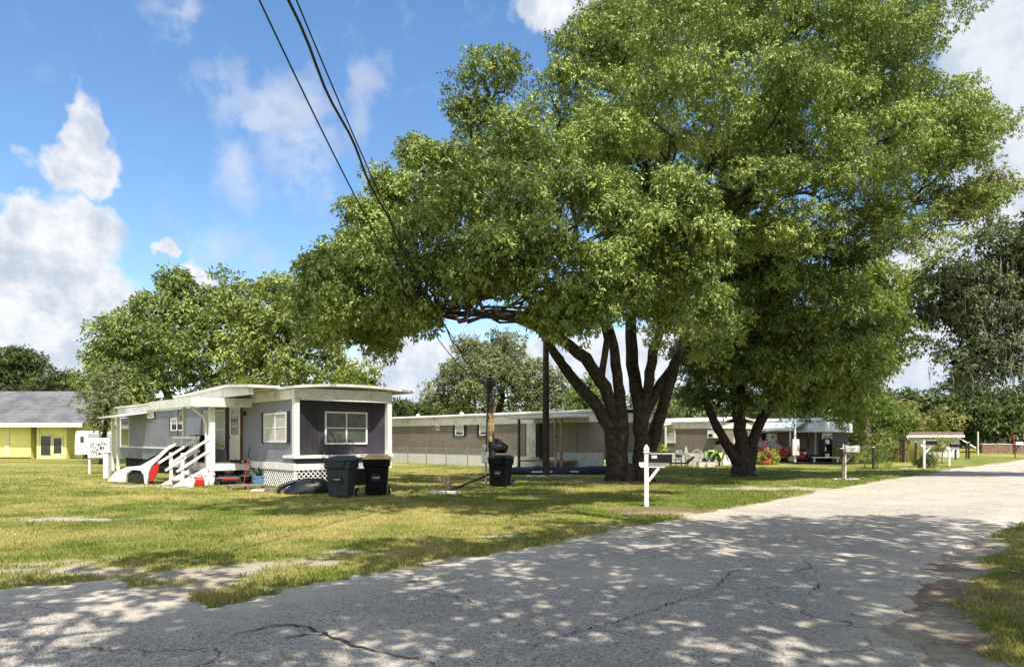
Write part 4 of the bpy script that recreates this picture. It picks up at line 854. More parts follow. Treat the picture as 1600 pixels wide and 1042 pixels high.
# leaning black pole, slab, rake, twig bundle
A = at(699, 770); B = P(766, 740, 24.75); t = thing('leaning_pole', 'long black metal pole leaning from the lawn up to the service pole', 'pole', A); MB().tube([(0, 0, .03), tuple(B - A)], .035, 8).build('shaft', M['blackm'], t); MB().lathe([(.05, 0), (.05, .06), (0, .061)], 10).build('foot', M['rubber'], t)
t = thing('flat_slab', 'pale flat slab lying on the shaded lawn at the foot of the leaning pole', 'slab', at(695, 772)); MB().prism([(-.42, -.18), (.3, -.2), (.45, .02), (.3, .16), (-.15, .2), (-.4, .05)], .0, .07).build('slab', M['slab'], t); t.location.z = .02
t = thing('dry_stalks', 'bundle of dry pinkish stalks standing on the pale slab', 'dry plant', at(700, 769) + Vector((0, 0, .09))); mb = MB()
for i in range(14):
    a = -1.2 + i * .17 + rg.uniform(-.05, .05); l = rg.uniform(.28, .45); mb.tube([(0, 0, 0), (math.sin(a) * l * .6, rg.uniform(-.08, .08), l * .7), (math.sin(a) * l * .75, 0, l)], [.012, .008, .004], 5)
mb.build('stalks', mat('dry pinkish stems', (.42, .27, .2), .8), t)
# navy tarp things below home 2
t = thing('tarp_heap', 'long low heap under dark navy tarpaulin in the shade below the tan home', 'tarpaulin', at(900, 741)); rings = []
for x in np.linspace(-3.0, 2.0, 16):
    h_ = .30 + rg.uniform(-.09, .09); rings.append([(x, -.7 + rg.uniform(-.06, .06), .0), (x, -.62, h_ * .7), (x, -.2, h_), (x, .3, h_ + rg.uniform(-.05, .05)), (x, .7, h_ * .6), (x, .8, 0)])
MB().loft(rings).build('cover', M['navy'], t, smooth=True); MB().box(-2.0, -1.1, -.82, -.72, .12, .18).build('slat', M['white'], t); MB().box(-.3, .05, -.82, -.72, .14, .18).build('slat', M['white'], t)
for px, py in ((838, 745), (866, 744)):
    t = thing('white_plank', 'pale plank lying on the ground left of the navy tarpaulin' if px < 850 else 'pale plank on the ground just right of the dark pole foot', 'plank', at(px, py)); MB().box(-.45, .45, -.08, .08, .03, .07).build('plank', M['slab'], t)

# ---------------------------------------------------------------- mailboxes
def boxshape(l, w, hh):
    n = 8; prof = [(-w / 2, 0), (w / 2, 0)] + [(w / 2 * math.cos(a), hh - w / 2 + w / 2 * math.sin(a)) for a in [i * math.pi / n for i in range(n + 1)]]
    return MB().extrude(prof, -l / 2, l / 2, 'x')
def mailbox(label, loc, rz, zb, post_m, box_m, s=1., finial=True, num=None, arm=True, pw=.05, grp='roadside mailboxes', nm='post'):
    t = thing('mailbox', label, 'mailbox', loc, rz, grp); t.scale = (s,) * 3
    bevel(MB().box(-pw, pw, -pw, pw, 0, 1.27 if finial else zb - .07).build('post', post_m, t), .006)
    if finial:
        MB().loft([[(a * r, b * r, z) for a, b in ((-1, -1), (1, -1), (1, 1), (-1, 1))] for r, z in ((.068, 1.271), (.068, 1.30), (.045, 1.31), (.066, 1.345), (.05, 1.39), (.012, 1.46))]).build('finial', post_m, t)
    if arm:
        bevel(MB().extrude([(-.17, zb - .095), (-.13, zb - .14), (.40, zb - .14), (.46, zb - .09), (.50, zb - .02), (-.17, zb - .02)], -.045, .045, 'y').build('arm', post_m, t), .004)
        MB().bar((.04, 0, zb - .46), (.28, 0, zb - .145), .06, .08, up=(0, 1, 0)).build('brace', post_m, t)
    b = boxshape(.50, .20, .25).build('box', box_m, t, loc=(.31, -.0, zb - .018)); bevel(b, .006)
    d = boxshape(.012, .205, .255).build('door', box_m, b, loc=(.257, 0, -.003)); MB().box(.262, .285, -.02, .02, .19, .215).build('latch', box_m, d); MB().box(.02, .04, -.115, -.102, .06, .2).build('flag', box_m, b)
    return t, b
t, b = mailbox('white post mailbox with black box, pointed finial and white number sticker, nearest the viewer', at(1010, 793), R(-6), 1.07, M['white'], M['blackm'], 1.0)
st_ = MB().box(-.20, -.08, -.1035, -.1005, .095, .16).build('number_sticker', M['sticker'], b); text('4810', .05, 'house_number', M['digits'], st_, (-.14, -.1045, .127), (R(90), 0, 0), .0006)
t, b = mailbox('dark wooden post mailbox with pale box and large red numbers on a pale ground slab', at(1318, 750), R(-10), 1.10, M['wood'], M['jug'], 1.0, finial=False, pw=.055)
text('1201', .15, 'number_print', M['redprint'], b, (.0, -.103, .11), (R(90), 0, 0), .002); MB().box(.045, .09, -.05, .05, 0, 1.0).build('pale_board', M['white'], t)
MB().box(-.03, .02, -.02, .02, 1.04, 1.38).build('post_top', M['white'], t)
b2_ = boxshape(.2, .2, .34).build('parcel_box', M['blackm'], t, loc=(-.12, -.02, .93))
t = thing('ground_slab', 'pale concrete slab around the foot of the wooden post mailbox', 'slab', at(1318, 749.5)); MB().prism([(-.45, -.2), (.5, -.25), (.55, .12), (-.4, .2)], -.02, .055).build('slab', M['slab'], t)
mailbox('white post mailbox with black box standing in a dark green bush by the road', at(1444, 733), R(-8), 1.25, M['white'], M['blackm'], 1.05)
mailbox('low white post mailbox with black box, next one beyond the bush mailbox', at(1483, 728), R(-8), 1.12, M['white'], M['blackm'], 1.0, finial=False)
mailbox('small pale mailbox on a dark thin post far off at the right edge', at(1586, 716) , R(-8), 1.1, M['blackm'], M['jug'], 1.0, finial=False, pw=.03)

# dark bush at mailbox 3, flowers, small trees
def shrub(name, label, cat, loc, r, m, seed, n=6, leaf=.12, dens=60, grp=None, hz_=1.):
    rg_ = random.Random(seed); t = thing(name, label, cat, loc, 0, grp); lobes = [((rg_.uniform(-r, r) * .6, rg_.uniform(-r, r) * .5, r * hz_ * rg_.uniform(.4, 1.1)), r * rg_.uniform(.4, .6)) for _ in range(n)]
    V, Q, tone, yg = foliage(lobes, seed, puff=r * .3, leaf=leaf, wid=leaf * .45, dens=dens, per=5, fill=.3); V[:, 2] = np.maximum(V[:, 2], .01)
    fast_mesh('leaves', V, Q, m, t, attr={'tone': tone, 'young': yg}); MB().tube([(0, 0, 0), (0, 0, r * .8 * hz_)], [.04, .015], 6).build('stem', M['bark'], t); return t
# ---------------------------------------------------------------- trees
def leaf_material(name, ca, cb, trans=.35, young=None):
    m = bpy.data.materials.new(name); m.use_nodes = True; k = N(m.node_tree); b = m.node_tree.nodes['Principled BSDF']
    t = k.new('ShaderNodeAttribute', attribute_name='tone').outputs['Fac']
    c = k.mix(t, ca, cb)
    if young: c = k.mix(k.new('ShaderNodeAttribute', attribute_name='young').outputs['Fac'], c, young)
    k.put(b.inputs['Base Color'], c); b.inputs['Roughness'].default_value = .5; b.inputs['Specular IOR Level'].default_value = .25
    tr = k.new('ShaderNodeBsdfTranslucent'); k.put(tr.inputs[0], k.mix(.5, c, (.22, .30, .04))); mx = k.new('ShaderNodeMixShader'); mx.inputs[0].default_value = trans
    k.link(b.outputs[0], mx.inputs[1]); k.link(tr.outputs[0], mx.inputs[2]); k.link(mx.outputs[0], m.node_tree.nodes['Material Output'].inputs[0]); return m
def unit(v): return v / (np.linalg.norm(v, axis=-1, keepdims=True) + 1e-9)
def foliage(lobes, seed, puff=.6, leaf=.15, wid=.06, dens=55, per=7, droop=.45, under=.55, fill=.25, rough=.25, young_zones=(), void=0., up=.5):
    """leaf clusters on puffs on the lobes. lobes = [(centre, (rx,ry,rz))]. Returns verts, quads, tone, young"""
    rs = np.random.RandomState(seed); PC = []; PR = []; PT = []
    for c, r in lobes:
        c = np.array(c, float); r = np.array(r, float) * np.ones(3); rm = r.mean()
        n = max(5, int(4 * rm * rm / (puff * puff) * .85)); dr = unit(rs.randn(n, 3))
        dr = dr[((dr[:, 2] > -.3) | (rs.rand(n) < under)) & (rs.rand(n) > void)]; n = len(dr)
        q = rs.uniform(1 - rough, 1.06 + rough * .3, n)[:, None]
        PC.append(c + dr * r * q); PR.append(puff * rs.uniform(.55, 1.35, n)); PT.append(np.clip(.5 + .22 * rs.randn(n) + .12 * rs.randn(), 0, 1))
        nf = int(n * fill); df = unit(rs.randn(nf, 3)) * rs.uniform(.2, .75, nf)[:, None]
        PC.append(c + df * r); PR.append(puff * rs.uniform(.8, 1.4, nf)); PT.append(rs.uniform(0, .4, nf))
    PC = np.concatenate(PC); PR = np.concatenate(PR); PT = np.concatenate(PT)
    ns = np.maximum(3, (dens * PR * PR * rs.uniform(.7, 1.25, len(PR))).astype(int)); ix = np.repeat(np.arange(len(PR)), ns); n = len(ix)
    d = unit(rs.randn(n, 3)); flip = (d[:, 2] < -.25) & (rs.rand(n) < .6); d[flip, 2] *= -1
    S = PC[ix] + d * PR[ix][:, None] * rs.uniform(.55, 1.12, n)[:, None] * np.array([1.12, 1.12, .82])
    # leaves of each spray
    S2 = np.repeat(S, per, 0); D2 = np.repeat(d, per, 0); m = len(S2)
    A = unit(D2 * .55 + rs.randn(m, 3) * .75 + np.array([0, 0, -droop])); Nn = unit(D2 * .8 + rs.randn(m, 3) * .55 + np.array([0, 0, up]))
    W = unit(np.cross(A, Nn)); ln = leaf * rs.uniform(.65, 1.3, m)[:, None]; ww = wid * rs.uniform(.7, 1.25, m)[:, None]
    S2 = S2 + rs.randn(m, 3) * leaf * .25
    V = np.stack([S2, S2 + A * ln * .45 + W * ww * .5, S2 + A * ln + np.array([0, 0, -.12]) * ln, S2 + A * ln * .45 - W * ww * .5], 1).reshape(-1, 3)
    tone = np.clip(np.repeat(np.repeat(PT[ix], per) + rs.randn(m) * .2, 4), 0, 1)
    yg = np.zeros(n)
    for c, r, s in young_zones: yg = np.maximum(yg, np.clip(1.6 * (1 - np.linalg.norm(S - np.array(c), axis=1) / r), 0, 1) * s * (rs.rand(n) < .6))
    return V, np.arange(m * 4).reshape(-1, 4), tone, np.repeat(np.repeat(yg, per), 4)
def wander(a, b, rng, n=5, amp=.12, sag=0.):
    a, b = Vector(a), Vector(b); L = (b - a).length; pts = [a]
    for i in range(1, n):
        t = i / n; pts.append(a.lerp(b, t) + Vector((rng.uniform(-1, 1), rng.uniform(-1, 1), rng.uniform(-.6, .6))) * L * amp * math.sin(math.pi * t) + Vector((0, 0, sag * math.sin(math.pi * t) * L)))
    return pts + [b]
def tree(name, label, cat, base, lobes, mats, seed, stems, group=None, twigs=3, twig_r=.05, **kw):
    """stems = list of (points, radii) in world space; twigs run from stem ends to the lobes"""
    base = Vector(base); root = thing(name, label, cat, base, 0, group); rng = random.Random(seed)
    cu = kw.pop('cush', None); V, Q, tone, yg = foliage(cushions(lobes, seed, **cu) if cu is not None else lobes, seed, **kw); V = V - np.array(base)
    fast_mesh('crown', V, Q, mats[0], root, attr={'tone': tone, 'young': yg})
    mb = MB(); ends = []
    for pts, rad in stems:
        pts = [Vector(p) - base for p in pts]; fine = []; fr = []
        for i in range(len(pts) - 1):
            for j in range(4):
                t = j / 4; q = pts[i].lerp(pts[i + 1], t); r = rad[i] + (rad[i + 1] - rad[i]) * t
                if 0 < i * 4 + j: q = q + Vector((rng.uniform(-1, 1), rng.uniform(-1, 1), 0)) * r * .12
                fine.append(q); fr.append(r)
        fine.append(pts[-1]); fr.append(rad[-1]); mb.tube(fine, fr, 14, .12, rng); ends += list(zip(fine[len(fine) // 2:], fr[len(fine) // 2:]))
    for c, r in lobes:
        c = Vector(c) - base; e, er = min(ends, key=lambda q: (q[0] - c).length + (3 if q[0].z > c.z + 1 else 0))
        br = min(er * .7, twig_r * 1.7); pts = wander(e, c, rng, 6, .1); mb.tube(pts, [br * (1 - .6 * i / 6) for i in range(7)], 7, .05, rng)
        for _ in range(twigs):
            t = rng.uniform(.35, 1); k = int(t * 5.99); p0 = pts[k].lerp(pts[k + 1], t * 6 - k if t * 6 - k < 1 else 1)
            d = Vector((rng.gauss(0, 1), rng.gauss(0, 1), abs(rng.gauss(.35, .8)))).normalized(); rr_ = r if isinstance(r, (int, float)) else sum(r) / 3
            mb.tube(wander(p0, c + d * rr_ * .85, rng, 4, .12), [twig_r * (1 - .2 * i) for i in range(5)], 5)
    tr = mb.build('trunk', mats[1], root, smooth=True)
    return root
def cushions(lobes, seed, main=.60, sub=.40, dist=.82, n=7, flat=.62, keep=lambda c: True):
    """break every lobe into a core and smaller cushions around it"""
    rg = random.Random(seed); out = []
    for c, r in lobes:
        r = r if isinstance(r, (int, float)) else sum(r) / 3; c = Vector(c); out.append((tuple(c), (r * main,) * 2 + (r * main * .85,)))
        for _ in range(n):
            d = Vector((rg.gauss(0, 1), rg.gauss(-.2, 1), rg.gauss(.5, .8))).normalized(); q = rg.uniform(.75, 1.3) * sub * r
            out.append((tuple(c + d * r * dist * rg.uniform(.85, 1.2)), (q * 1.2, q * 1.2, q * flat)))
    return out
def LB(px, py, Y, rpx, fy=1., fz=1.):
    r = rpx / F * Y; return (tuple(P(px, py, Y)), (r, r * fy, r * fz))
camphor = leaf_material('glossy yellow-green leaves', (.075, .122, .025), (.39, .47, .13), .12, (.34, .19, .06))
lime = leaf_material('light lime leaves', (.14, .19, .03), (.28, .33, .07), .4)
oak = leaf_material('dark oak leaves', (.05, .075, .022), (.115, .15, .045), .2)
oak_mid = leaf_material('mid green oak leaves', (.10, .145, .033), (.28, .34, .10), .18)
greyoak = leaf_material('greyish green fine leaves', (.13, .15, .07), (.27, .29, .14), .3)
olive_leaf = leaf_material('olive green leaves', (.14, .15, .04), (.28, .27, .08), .3)  # plain olive leaf colour
bushm = leaf_material('yellow green shrub leaves', (.20, .26, .04), (.42, .46, .10), .35)

# --- the great tree in the middle
b1 = G(985, 752)
def tp(px, py, dy=0): return P(px, py, b1.y + dy)
stems = [
 ([tp(962, 760), tp(962, 715), tp(955, 670), tp(925, 625), tp(890, 585), tp(868, 553, -1), tp(845, 515, -2.5), tp(820, 450, -4)], [0.422, 0.326, 0.242, 0.225, 0.192, 0.159, .12, .07]),
 ([tp(968, 740), tp(965, 665), tp(945, 605), tp(915, 560, -1), tp(862, 520, -2), tp(800, 495, -3.5), tp(745, 490, -5), tp(680, 492, -6.5)], [0.264, 0.221, 0.239, 0.212, 0.179, 0.146, 0.106, 0.066]),
 ([tp(970, 740), tp(973, 660), tp(966, 600), tp(958, 540), tp(940, 470, -1), tp(900, 380, -2)], [0.264, 0.252, 0.199, 0.173, 0.146, 0.093]),
 ([tp(958, 650), tp(940, 590), tp(948, 530, -.5), tp(935, 480, -1)], [0.133, 0.133, 0.113, 0.080]),
 ([tp(1003, 762), tp(1003, 700), tp(1000, 640), tp(988, 570, .5), tp(985, 480, .5), tp(1005, 330, 0), tp(1010, 200, -1)], [0.411, 0.290, 0.242, 0.225, 0.199, 0.159, 0.093]),
 ([tp(1002, 680), tp(1012, 610), tp(1020, 550, -1), tp(1050, 460, -2), tp(1090, 360, -3)], [0.225, 0.199, 0.173, 0.146, 0.080]),
 ([tp(1005, 740, .5), tp(1022, 680, .5), tp(1040, 620), tp(1058, 560), tp(1085, 480), tp(1150, 380, 0), tp(1240, 280, 0)], [0.264, 0.239, 0.218, 0.199, 0.179, 0.146, 0.093]),
 ([tp(1000, 660), tp(1032, 600), tp(1068, 550, 1), tp(1120, 480, 2), tp(1220, 410, 2), tp(1330, 360, 2), tp(1430, 320, 2)], [0.199, 0.179, 0.159, 0.146, 0.133, 0.113, 0.066]),
 ([tp(940, 768), tp(950, 756), tp(965, 735)], [0.099, 0.232, 0.264]), ([tp(1040, 770, -1), tp(1020, 757, -.5), tp(1000, 735)], [0.066, 0.199, 0.264]), ([tp(975, 775, -1), tp(980, 758, -.4), tp(985, 730)], [0.080, 0.232, 0.316]),
]
lobes = [LB(*q) for q in (
 (1130, 75, 23, 95), (1030, 70, 22, 85), (935, 105, 22, 80), (860, 150, 22, 75), (765, 145, 21, 62), (735, 195, 21, 45), (1230, 70, 24, 95), (1330, 70, 25, 90), (1420, 50, 26, 75), (1080, 30, 26, 80), (1200, 20, 27, 80), (1300, 10, 28, 80), (950, 60, 26, 60), (1390, -10, 28, 70), (1120, -50, 25, 80), (1260, -60, 26, 80),
 (820, 240, 20, 85), (920, 220, 20.5, 85), (1020, 190, 20.5, 90), (1120, 180, 21, 85), (1220, 170, 22, 95), (1330, 180, 24, 95), (1430, 210, 26, 80), (1500, 170, 27, 42), (1500, 250, 27, 62), (1530, 215, 27, 40), (1450, 290, 26, 80), (1530, 320, 27, 45), (1500, 350, 26.5, 50), (1420, 360, 26, 65),
 (690, 262, 20, 58), (655, 250, 20.5, 30), (640, 310, 20, 60), (590, 325, 20, 45), (565, 360, 19.5, 48), (545, 405, 19, 50), (525, 445, 18.7, 42), (500, 430, 19, 30), (540, 490, 18.5, 40), (500, 480, 19, 34), (590, 430, 18.5, 58), (620, 490, 18.5, 45), (655, 500, 18.5, 25), (660, 400, 18, 66), (715, 340, 18.5, 66), (700, 435, 18, 44),
 (760, 410, 17.5, 62), (780, 330, 18.5, 66), (845, 390, 17.5, 66), (800, 445, 17.5, 36), (870, 455, 17.5, 62), (905, 500, 18, 50), (860, 510, 18.5, 26), (930, 440, 18, 60), (880, 320, 19, 62), (950, 310, 19.5, 45),
 (1045, 325, 18.5, 48), (1040, 375, 18.3, 62), (1090, 370, 18.6, 50), (1000, 420, 18.5, 55), (1085, 440, 18.6, 62), (1030, 480, 19.5, 48), (1110, 480, 20, 45), (975, 350, 19, 45),
 (1170, 290, 22, 80), (1270, 290, 22, 62), (1250, 370, 22, 62), (1200, 400, 23, 66), (1330, 300, 24.5, 80), (1340, 370, 26, 60), (1160, 360, 24, 70), (1280, 210, 22, 55), (1130, 240, 23, 70),
 (1050, 520, 24, 60), (970, 480, 25, 60), (900, 500, 25, 35), (1120, 530, 26, 50), (990, 250, 27, 110), (900, 300, 27, 100), (1120, 330, 29, 120), (1250, 200, 31, 130), (1050, 420, 29, 100), (760, 300, 25, 90), (1380, 230, 31, 90), (800, 400, 24, 70), (660, 350, 24, 60), (1000, 120, 30, 110), (1180, 450, 30, 90), (560, 500, 22, 40), (600, 540, 21, 24), (545, 515, 19.5, 34), (580, 530, 20, 30), (610, 515, 19.5, 24), (500, 515, 20.5, 30), (755, 450, 19, 26))]
def nearer(c, r):                       # the low front of the crown reaches furthest towards the viewer
    k = 1 - .12 * max(0, min(1, (21 - c[1]) / 2.5)) if c[1] < 21 else 1.
    s = .80 if c[1] < 23.6 else .98
    return (c[0] * k, c[1] * k, CH + (c[2] - CH) * k), tuple(q * s * k for q in r)
lobes = [nearer(c, r) for c, r in lobes]
yz = [(tuple(P(1545, 280, 27)), 1.2, .8), (tuple(P(1480, 375, 26)), 2.0, .35)]
tree('spreading_tree', 'huge spreading broadleaf tree with several dark trunks behind the white mailbox post', 'tree', b1, lobes, (camphor, M['bark']), 7, stems,
     cush={}, puff=.36, up=.85, leaf=.108, wid=.045, dens=200, per=7, droop=.6, fill=.05, under=.4, rough=.22, twigs=2, twig_r=.04, young_zones=yz)
# --- second tree
b2 = G(1160, 745)
def t2(px, py, dy=0): return P(px, py, b2.y + dy)
stems = [([t2(1160, 750), t2(1158, 725), t2(1140, 700), t2(1122, 670), t2(1108, 640), t2(1090, 590)], [0.496, 0.352, 0.208, 0.176, 0.160, 0.096]),
 ([t2(1160, 748), t2(1160, 715), t2(1157, 680), t2(1154, 640), t2(1160, 570)], [0.480, 0.336, 0.264, 0.240, 0.128]), ([t2(1162, 748), t2(1170, 715), t2(1177, 685), t2(1189, 655), t2(1230, 600), t2(1280, 560)], [0.440, 0.288, 0.224, 0.200, 0.160, 0.096]),
 ([t2(1140, 752, -.3), t2(1152, 742), t2(1160, 720)], [0.120, 0.280, 0.360]), ([t2(1185, 751, -.3), t2(1172, 742), t2(1163, 720)], [0.096, 0.240, 0.320]), ([t2(1138, 697), t2(1128, 690), t2(1118, 692)], [0.120, 0.096, 0.080])]
lobes = [LB(*q) for q in ((1120, 600, 30, 50), (1090, 570, 30, 40), (1180, 590, 28.5, 55), (1250, 590, 28, 58), (1305, 575, 29, 48), (1180, 510, 28, 66), (1260, 500, 27, 70), (1340, 520, 29, 50), (1220, 440, 29, 66), (1290, 430, 28, 55), (1140, 470, 30, 66), (1215, 622, 29, 26), (1285, 618, 29.5, 26), (1150, 625, 31, 24),
  (1100, 630, 31.5, 30), (1200, 560, 33, 90), (1290, 550, 33, 70), (1120, 540, 33, 60), (1335, 570, 31, 36), (1255, 632, 30, 16), (1325, 615, 30.5, 20), (1170, 420, 31, 60))]
tree('lower_tree', 'smaller dark trunked broadleaf tree standing right of the huge spreading tree', 'tree', b2, lobes, (leaf_material('deep green glossy leaves', (.06, .10, .02), (.27, .34, .085), .12), M['bark']), 8, stems,
     cush={}, puff=.42, up=.85, leaf=.14, wid=.058, dens=140, under=.4, per=7, droop=.5, fill=.15, twigs=2, twig_r=.045)
# --- lime tree behind it
b3 = P(1352, 710, 46); b3.z = 0
stems = [([b3, P(1353, 680, 46), P(1350, 640, 46), P(1352, 590, 46), P(1370, 500, 46)], [.34, .28, .26, .2, .12])]
lobes = [LB(*q) for q in ((1385, 452, 44, 36), (1408, 480, 44, 30), (1360, 500, 43, 44), (1390, 525, 44, 34), (1350, 560, 43, 36), (1365, 580, 44, 24), (1340, 615, 44, 24), (1340, 430, 44, 40), (1420, 445, 45, 18), (1325, 655, 45, 16), (1350, 550, 48, 44), (1355, 410, 46, 34), (1418, 520, 45, 22), (1310, 600, 45, 34))]
tree('lime_green_tree', 'light lime green tree with tall pale bare trunk beyond the smaller dark trunked tree', 'tree', b3, lobes, (lime, M['bark_pale']), 9, stems, puff=.8, leaf=.27, wid=.11, dens=24*2.2, per=6, droop=.45, twigs=2)
# --- moss-hung oak at the right
b4 = Vector((25.5, 29.5, 0))
stems = [([b4, b4 + Vector((-.2, .3, 3)), Vector((24.2, 30, 5.5)), Vector((22, 30, 7)), Vector((19.5, 30, 7.4)), Vector((17.6, 30, 7.2))], [.6, .5, .42, .3, .2, .1]), ([Vector((24.6, 30, 4.8)), Vector((23, 31, 4.6)), Vector((20.5, 31, 4.4)), Vector((18.3, 31, 5))], [.3, .22, .16, .08]), ([b4 + Vector((-.2, .3, 3)), Vector((26, 29, 8)), Vector((25, 30, 11))], [.4, .3, .12])]
lobes = [LB(*q) for q in ((1470, 440, 30, 30), (1500, 430, 30, 34), (1550, 400, 30, 44), (1590, 380, 30, 44), (1480, 490, 30, 34), (1530, 480, 30, 42), (1580, 470, 30, 42), (1500, 540, 30, 34), (1545, 545, 30, 36), (1590, 540, 30, 36), (1560, 590, 30, 22), (1640, 420, 30, 60), (1650, 520, 30, 60), (1610, 580, 30, 22), (1700, 460, 29, 70), (1760, 400, 29, 80), (1720, 340, 29, 80), (1455, 490, 30.5, 16), (1500, 590, 30.5, 16), (1490, 570, 30, 18), (1800, 480, 30, 70))]
t4 = tree('mossy_oak', 'grey green oak hung with Spanish moss at the right side of the road', 'tree', b4, lobes, (leaf_material('grey green mossy oak leaves', (.075, .095, .042), (.20, .23, .115), .2), M['bark']), 10, stems, puff=.55, leaf=.17, wid=.08, dens=120, per=6, droop=.3, rough=.28, twigs=4)
rs = np.random.RandomState(5); mv = []; n = 700
cx = rs.uniform(1450, 1660, n); cy = rs.uniform(400, 600, n); Ym = rs.uniform(28.6, 31.4, n); mb = MB()
for i in range(n):
    if rs.rand() > .3 and not (1530 < cx[i] < 1620): continue
    p = P(cx[i], cy[i], Ym[i]) - b4; L = rs.uniform(.3, 1.2); w0 = rs.uniform(.008, .022); a = rs.uniform(0, 3.14); dx, dy = math.cos(a) * w0, math.sin(a) * w0
    pts = [p + Vector((rs.randn() * .03, rs.randn() * .03, -L * t)) for t in (0, .3, .6, 1)]
    ws = (1, 1.2, .7, .1); mb.add([q + Vector((s * dx * k, s * dy * k, 0)) for q, k in zip(pts, ws) for s in (-1, 1)], [(0, 1, 3, 2), (2, 3, 5, 4), (4, 5, 7, 6)])
tag(mb.build('hanging_moss', mat('grey hanging moss', (.20, .21, .165), .95, .3, 3), t4), kind='stuff')

def simple_tree(name, label, base, lobes, m, seed, trunk_px=None, group=None, **kw):
    base = Vector(base); base.z = 0; cs = [Vector(c) for c, r in lobes]; top = max(cs, key=lambda c: c.z); low = min(c.z for c in cs)
    mid = sum(cs, Vector()) / len(cs); r0 = kw.pop('r0', .3)
    st = [([base, base + Vector((.1, 0, max(.5, mid.z * .35))), base.lerp(mid, .75) + Vector((0, 0, .3)), mid.lerp(top, .7)], [r0, r0 * .75, r0 * .5, r0 * .2])]
    return tree(name, label, 'tree', base, lobes, (m, kw.pop('bark', M['bark'])), seed, st, group=group, **kw)
# --- grove behind the grey-blue home
BT = 'broadleaf trees behind the grey-blue mobile home'
simple_tree('broad_tree', 'rounded mid green tree rising behind the left half of the grey-blue home', P(270, 690, 52),
  [LB(*q) for q in ((235, 510, 51, 42), (190, 520, 51, 34), (285, 490, 51, 42), (340, 490, 51, 46), (270, 545, 49, 46), (200, 570, 50, 44), (330, 550, 49, 46), (180, 610, 50, 34), (250, 600, 49, 40), (160, 565, 52, 16), (280, 462, 52, 14), (330, 600, 50, 40), (275, 440, 52, 8), (215, 550, 54, 50), (170, 590, 51, 24))], oak_mid, 21, group=BT, puff=.95, leaf=.34, wid=.14, dens=17*2.2, per=6, r0=.4, twigs=2)
simple_tree('broad_tree', 'mid green tree behind the home porch, between the rounded tree and the huge one', P(420, 690, 50),
  [LB(*q) for q in ((370, 475, 50, 30), (400, 500, 49, 44), (445, 480, 49, 38), (430, 540, 48, 46), (380, 560, 48, 42), (480, 520, 48, 42), (520, 560, 49, 36), (460, 590, 48, 40), (400, 600, 48, 36), (530, 590, 50, 30), (480, 455, 50, 30), (350, 530, 51, 40), (420, 455, 50, 16))], leaf_material('yellow tinged oak leaves', (.13, .17, .035), (.31, .36, .10), .2), 22, group=BT, puff=.95, leaf=.34, wid=.14, dens=17*2.2, per=6, r0=.4, twigs=3)
simple_tree('low_lime_tree', 'low yellow green tree top showing above the right end of the home roof', P(555, 690, 46),
  [LB(*q) for q in ((560, 585, 46, 18), (540, 598, 46, 16), (578, 600, 46, 14), (390, 610, 44, 10), (560, 615, 46, 20))], lime, 23, group=BT, puff=.7, leaf=.3, wid=.12, dens=22*2.2, per=6, r0=.2)  # leaves simply use the light lime colour
simple_tree('pale_shrubby_tree', 'grey green bushy tree at the far left end of the grey-blue home', P(160, 700, 46),
  [LB(*q) for q in ((165, 610, 46, 22), (150, 640, 46, 20), (180, 590, 47, 22), (172, 650, 46, 26), (148, 662, 46, 12), (195, 620, 47, 26))], greyoak, 24, group=BT, puff=.7, leaf=.24, wid=.1, dens=20*2.2, per=6, r0=.22)
# --- behind the tan home
simple_tree('feathery_tree', 'broad pale feathery tree behind the long tan home', P(770, 690, 70),
  [LB(*q) for q in ((790, 560, 70, 30), (750, 570, 70, 32), (720, 590, 70, 28), (700, 620, 70, 28), (760, 610, 69, 38), (810, 600, 69, 34), (840, 585, 70, 26), (830, 625, 70, 34), (865, 610, 70, 22), (890, 625, 71, 18), (780, 540, 71, 12), (735, 555, 71, 14), (905, 640, 71, 14), (690, 640, 71, 16))], greyoak, 25, puff=1.1, leaf=.36, wid=.13, dens=15*2.2, per=7, droop=.2, rough=.45, r0=.5, twigs=3)
for i, (px, py, Yd, rp, lab) in enumerate(((632, 640, 95, 12, 'small distant dark tree just right of the grey-blue home'), (655, 644, 95, 7, 'second small distant tree right of the grey-blue home'), (672, 642, 95, 10, 'small distant tree touching the pale feathery tree'))):
    simple_tree('distant_tree', lab, P(px, 690, Yd), [LB(px, py, Yd, rp), LB(px - rp * .6, py + 6, Yd, rp * .7), LB(px + rp * .7, py + 7, Yd, rp * .6)], oak, 30 + i, group='distant trees behind the homes', puff=1., leaf=.5, wid=.2, dens=14*2.2, per=5, r0=.2, twigs=1)
# --- behind homes on the right, seen between the trunks
for i, (px, py, Yd, rp, m, lab) in enumerate(((925, 625, 64, 30, oak_mid, 'green tree seen between the left limbs of the huge tree'), (1045, 630, 66, 26, greyoak, 'pale tree seen between the two big dark trunks'), (1085, 635, 64, 20, oak_mid, 'tree above the roof of the home with the wall air conditioner'),
     (1010, 640, 66, 20, oak, 'dark tree top over the tan home just behind the right stems'))):
    simple_tree('background_tree', lab, P(px, 690, Yd), [LB(px, py, Yd, rp), LB(px - rp * .8, py + 12, Yd, rp * .7), LB(px + rp * .8, py + 10, Yd, rp * .7), LB(px, py + 20, Yd, rp)], m, 40 + i, group='trees seen between the trunks', puff=.95, leaf=.36, wid=.14, dens=15*2.2, per=6, r0=.3)
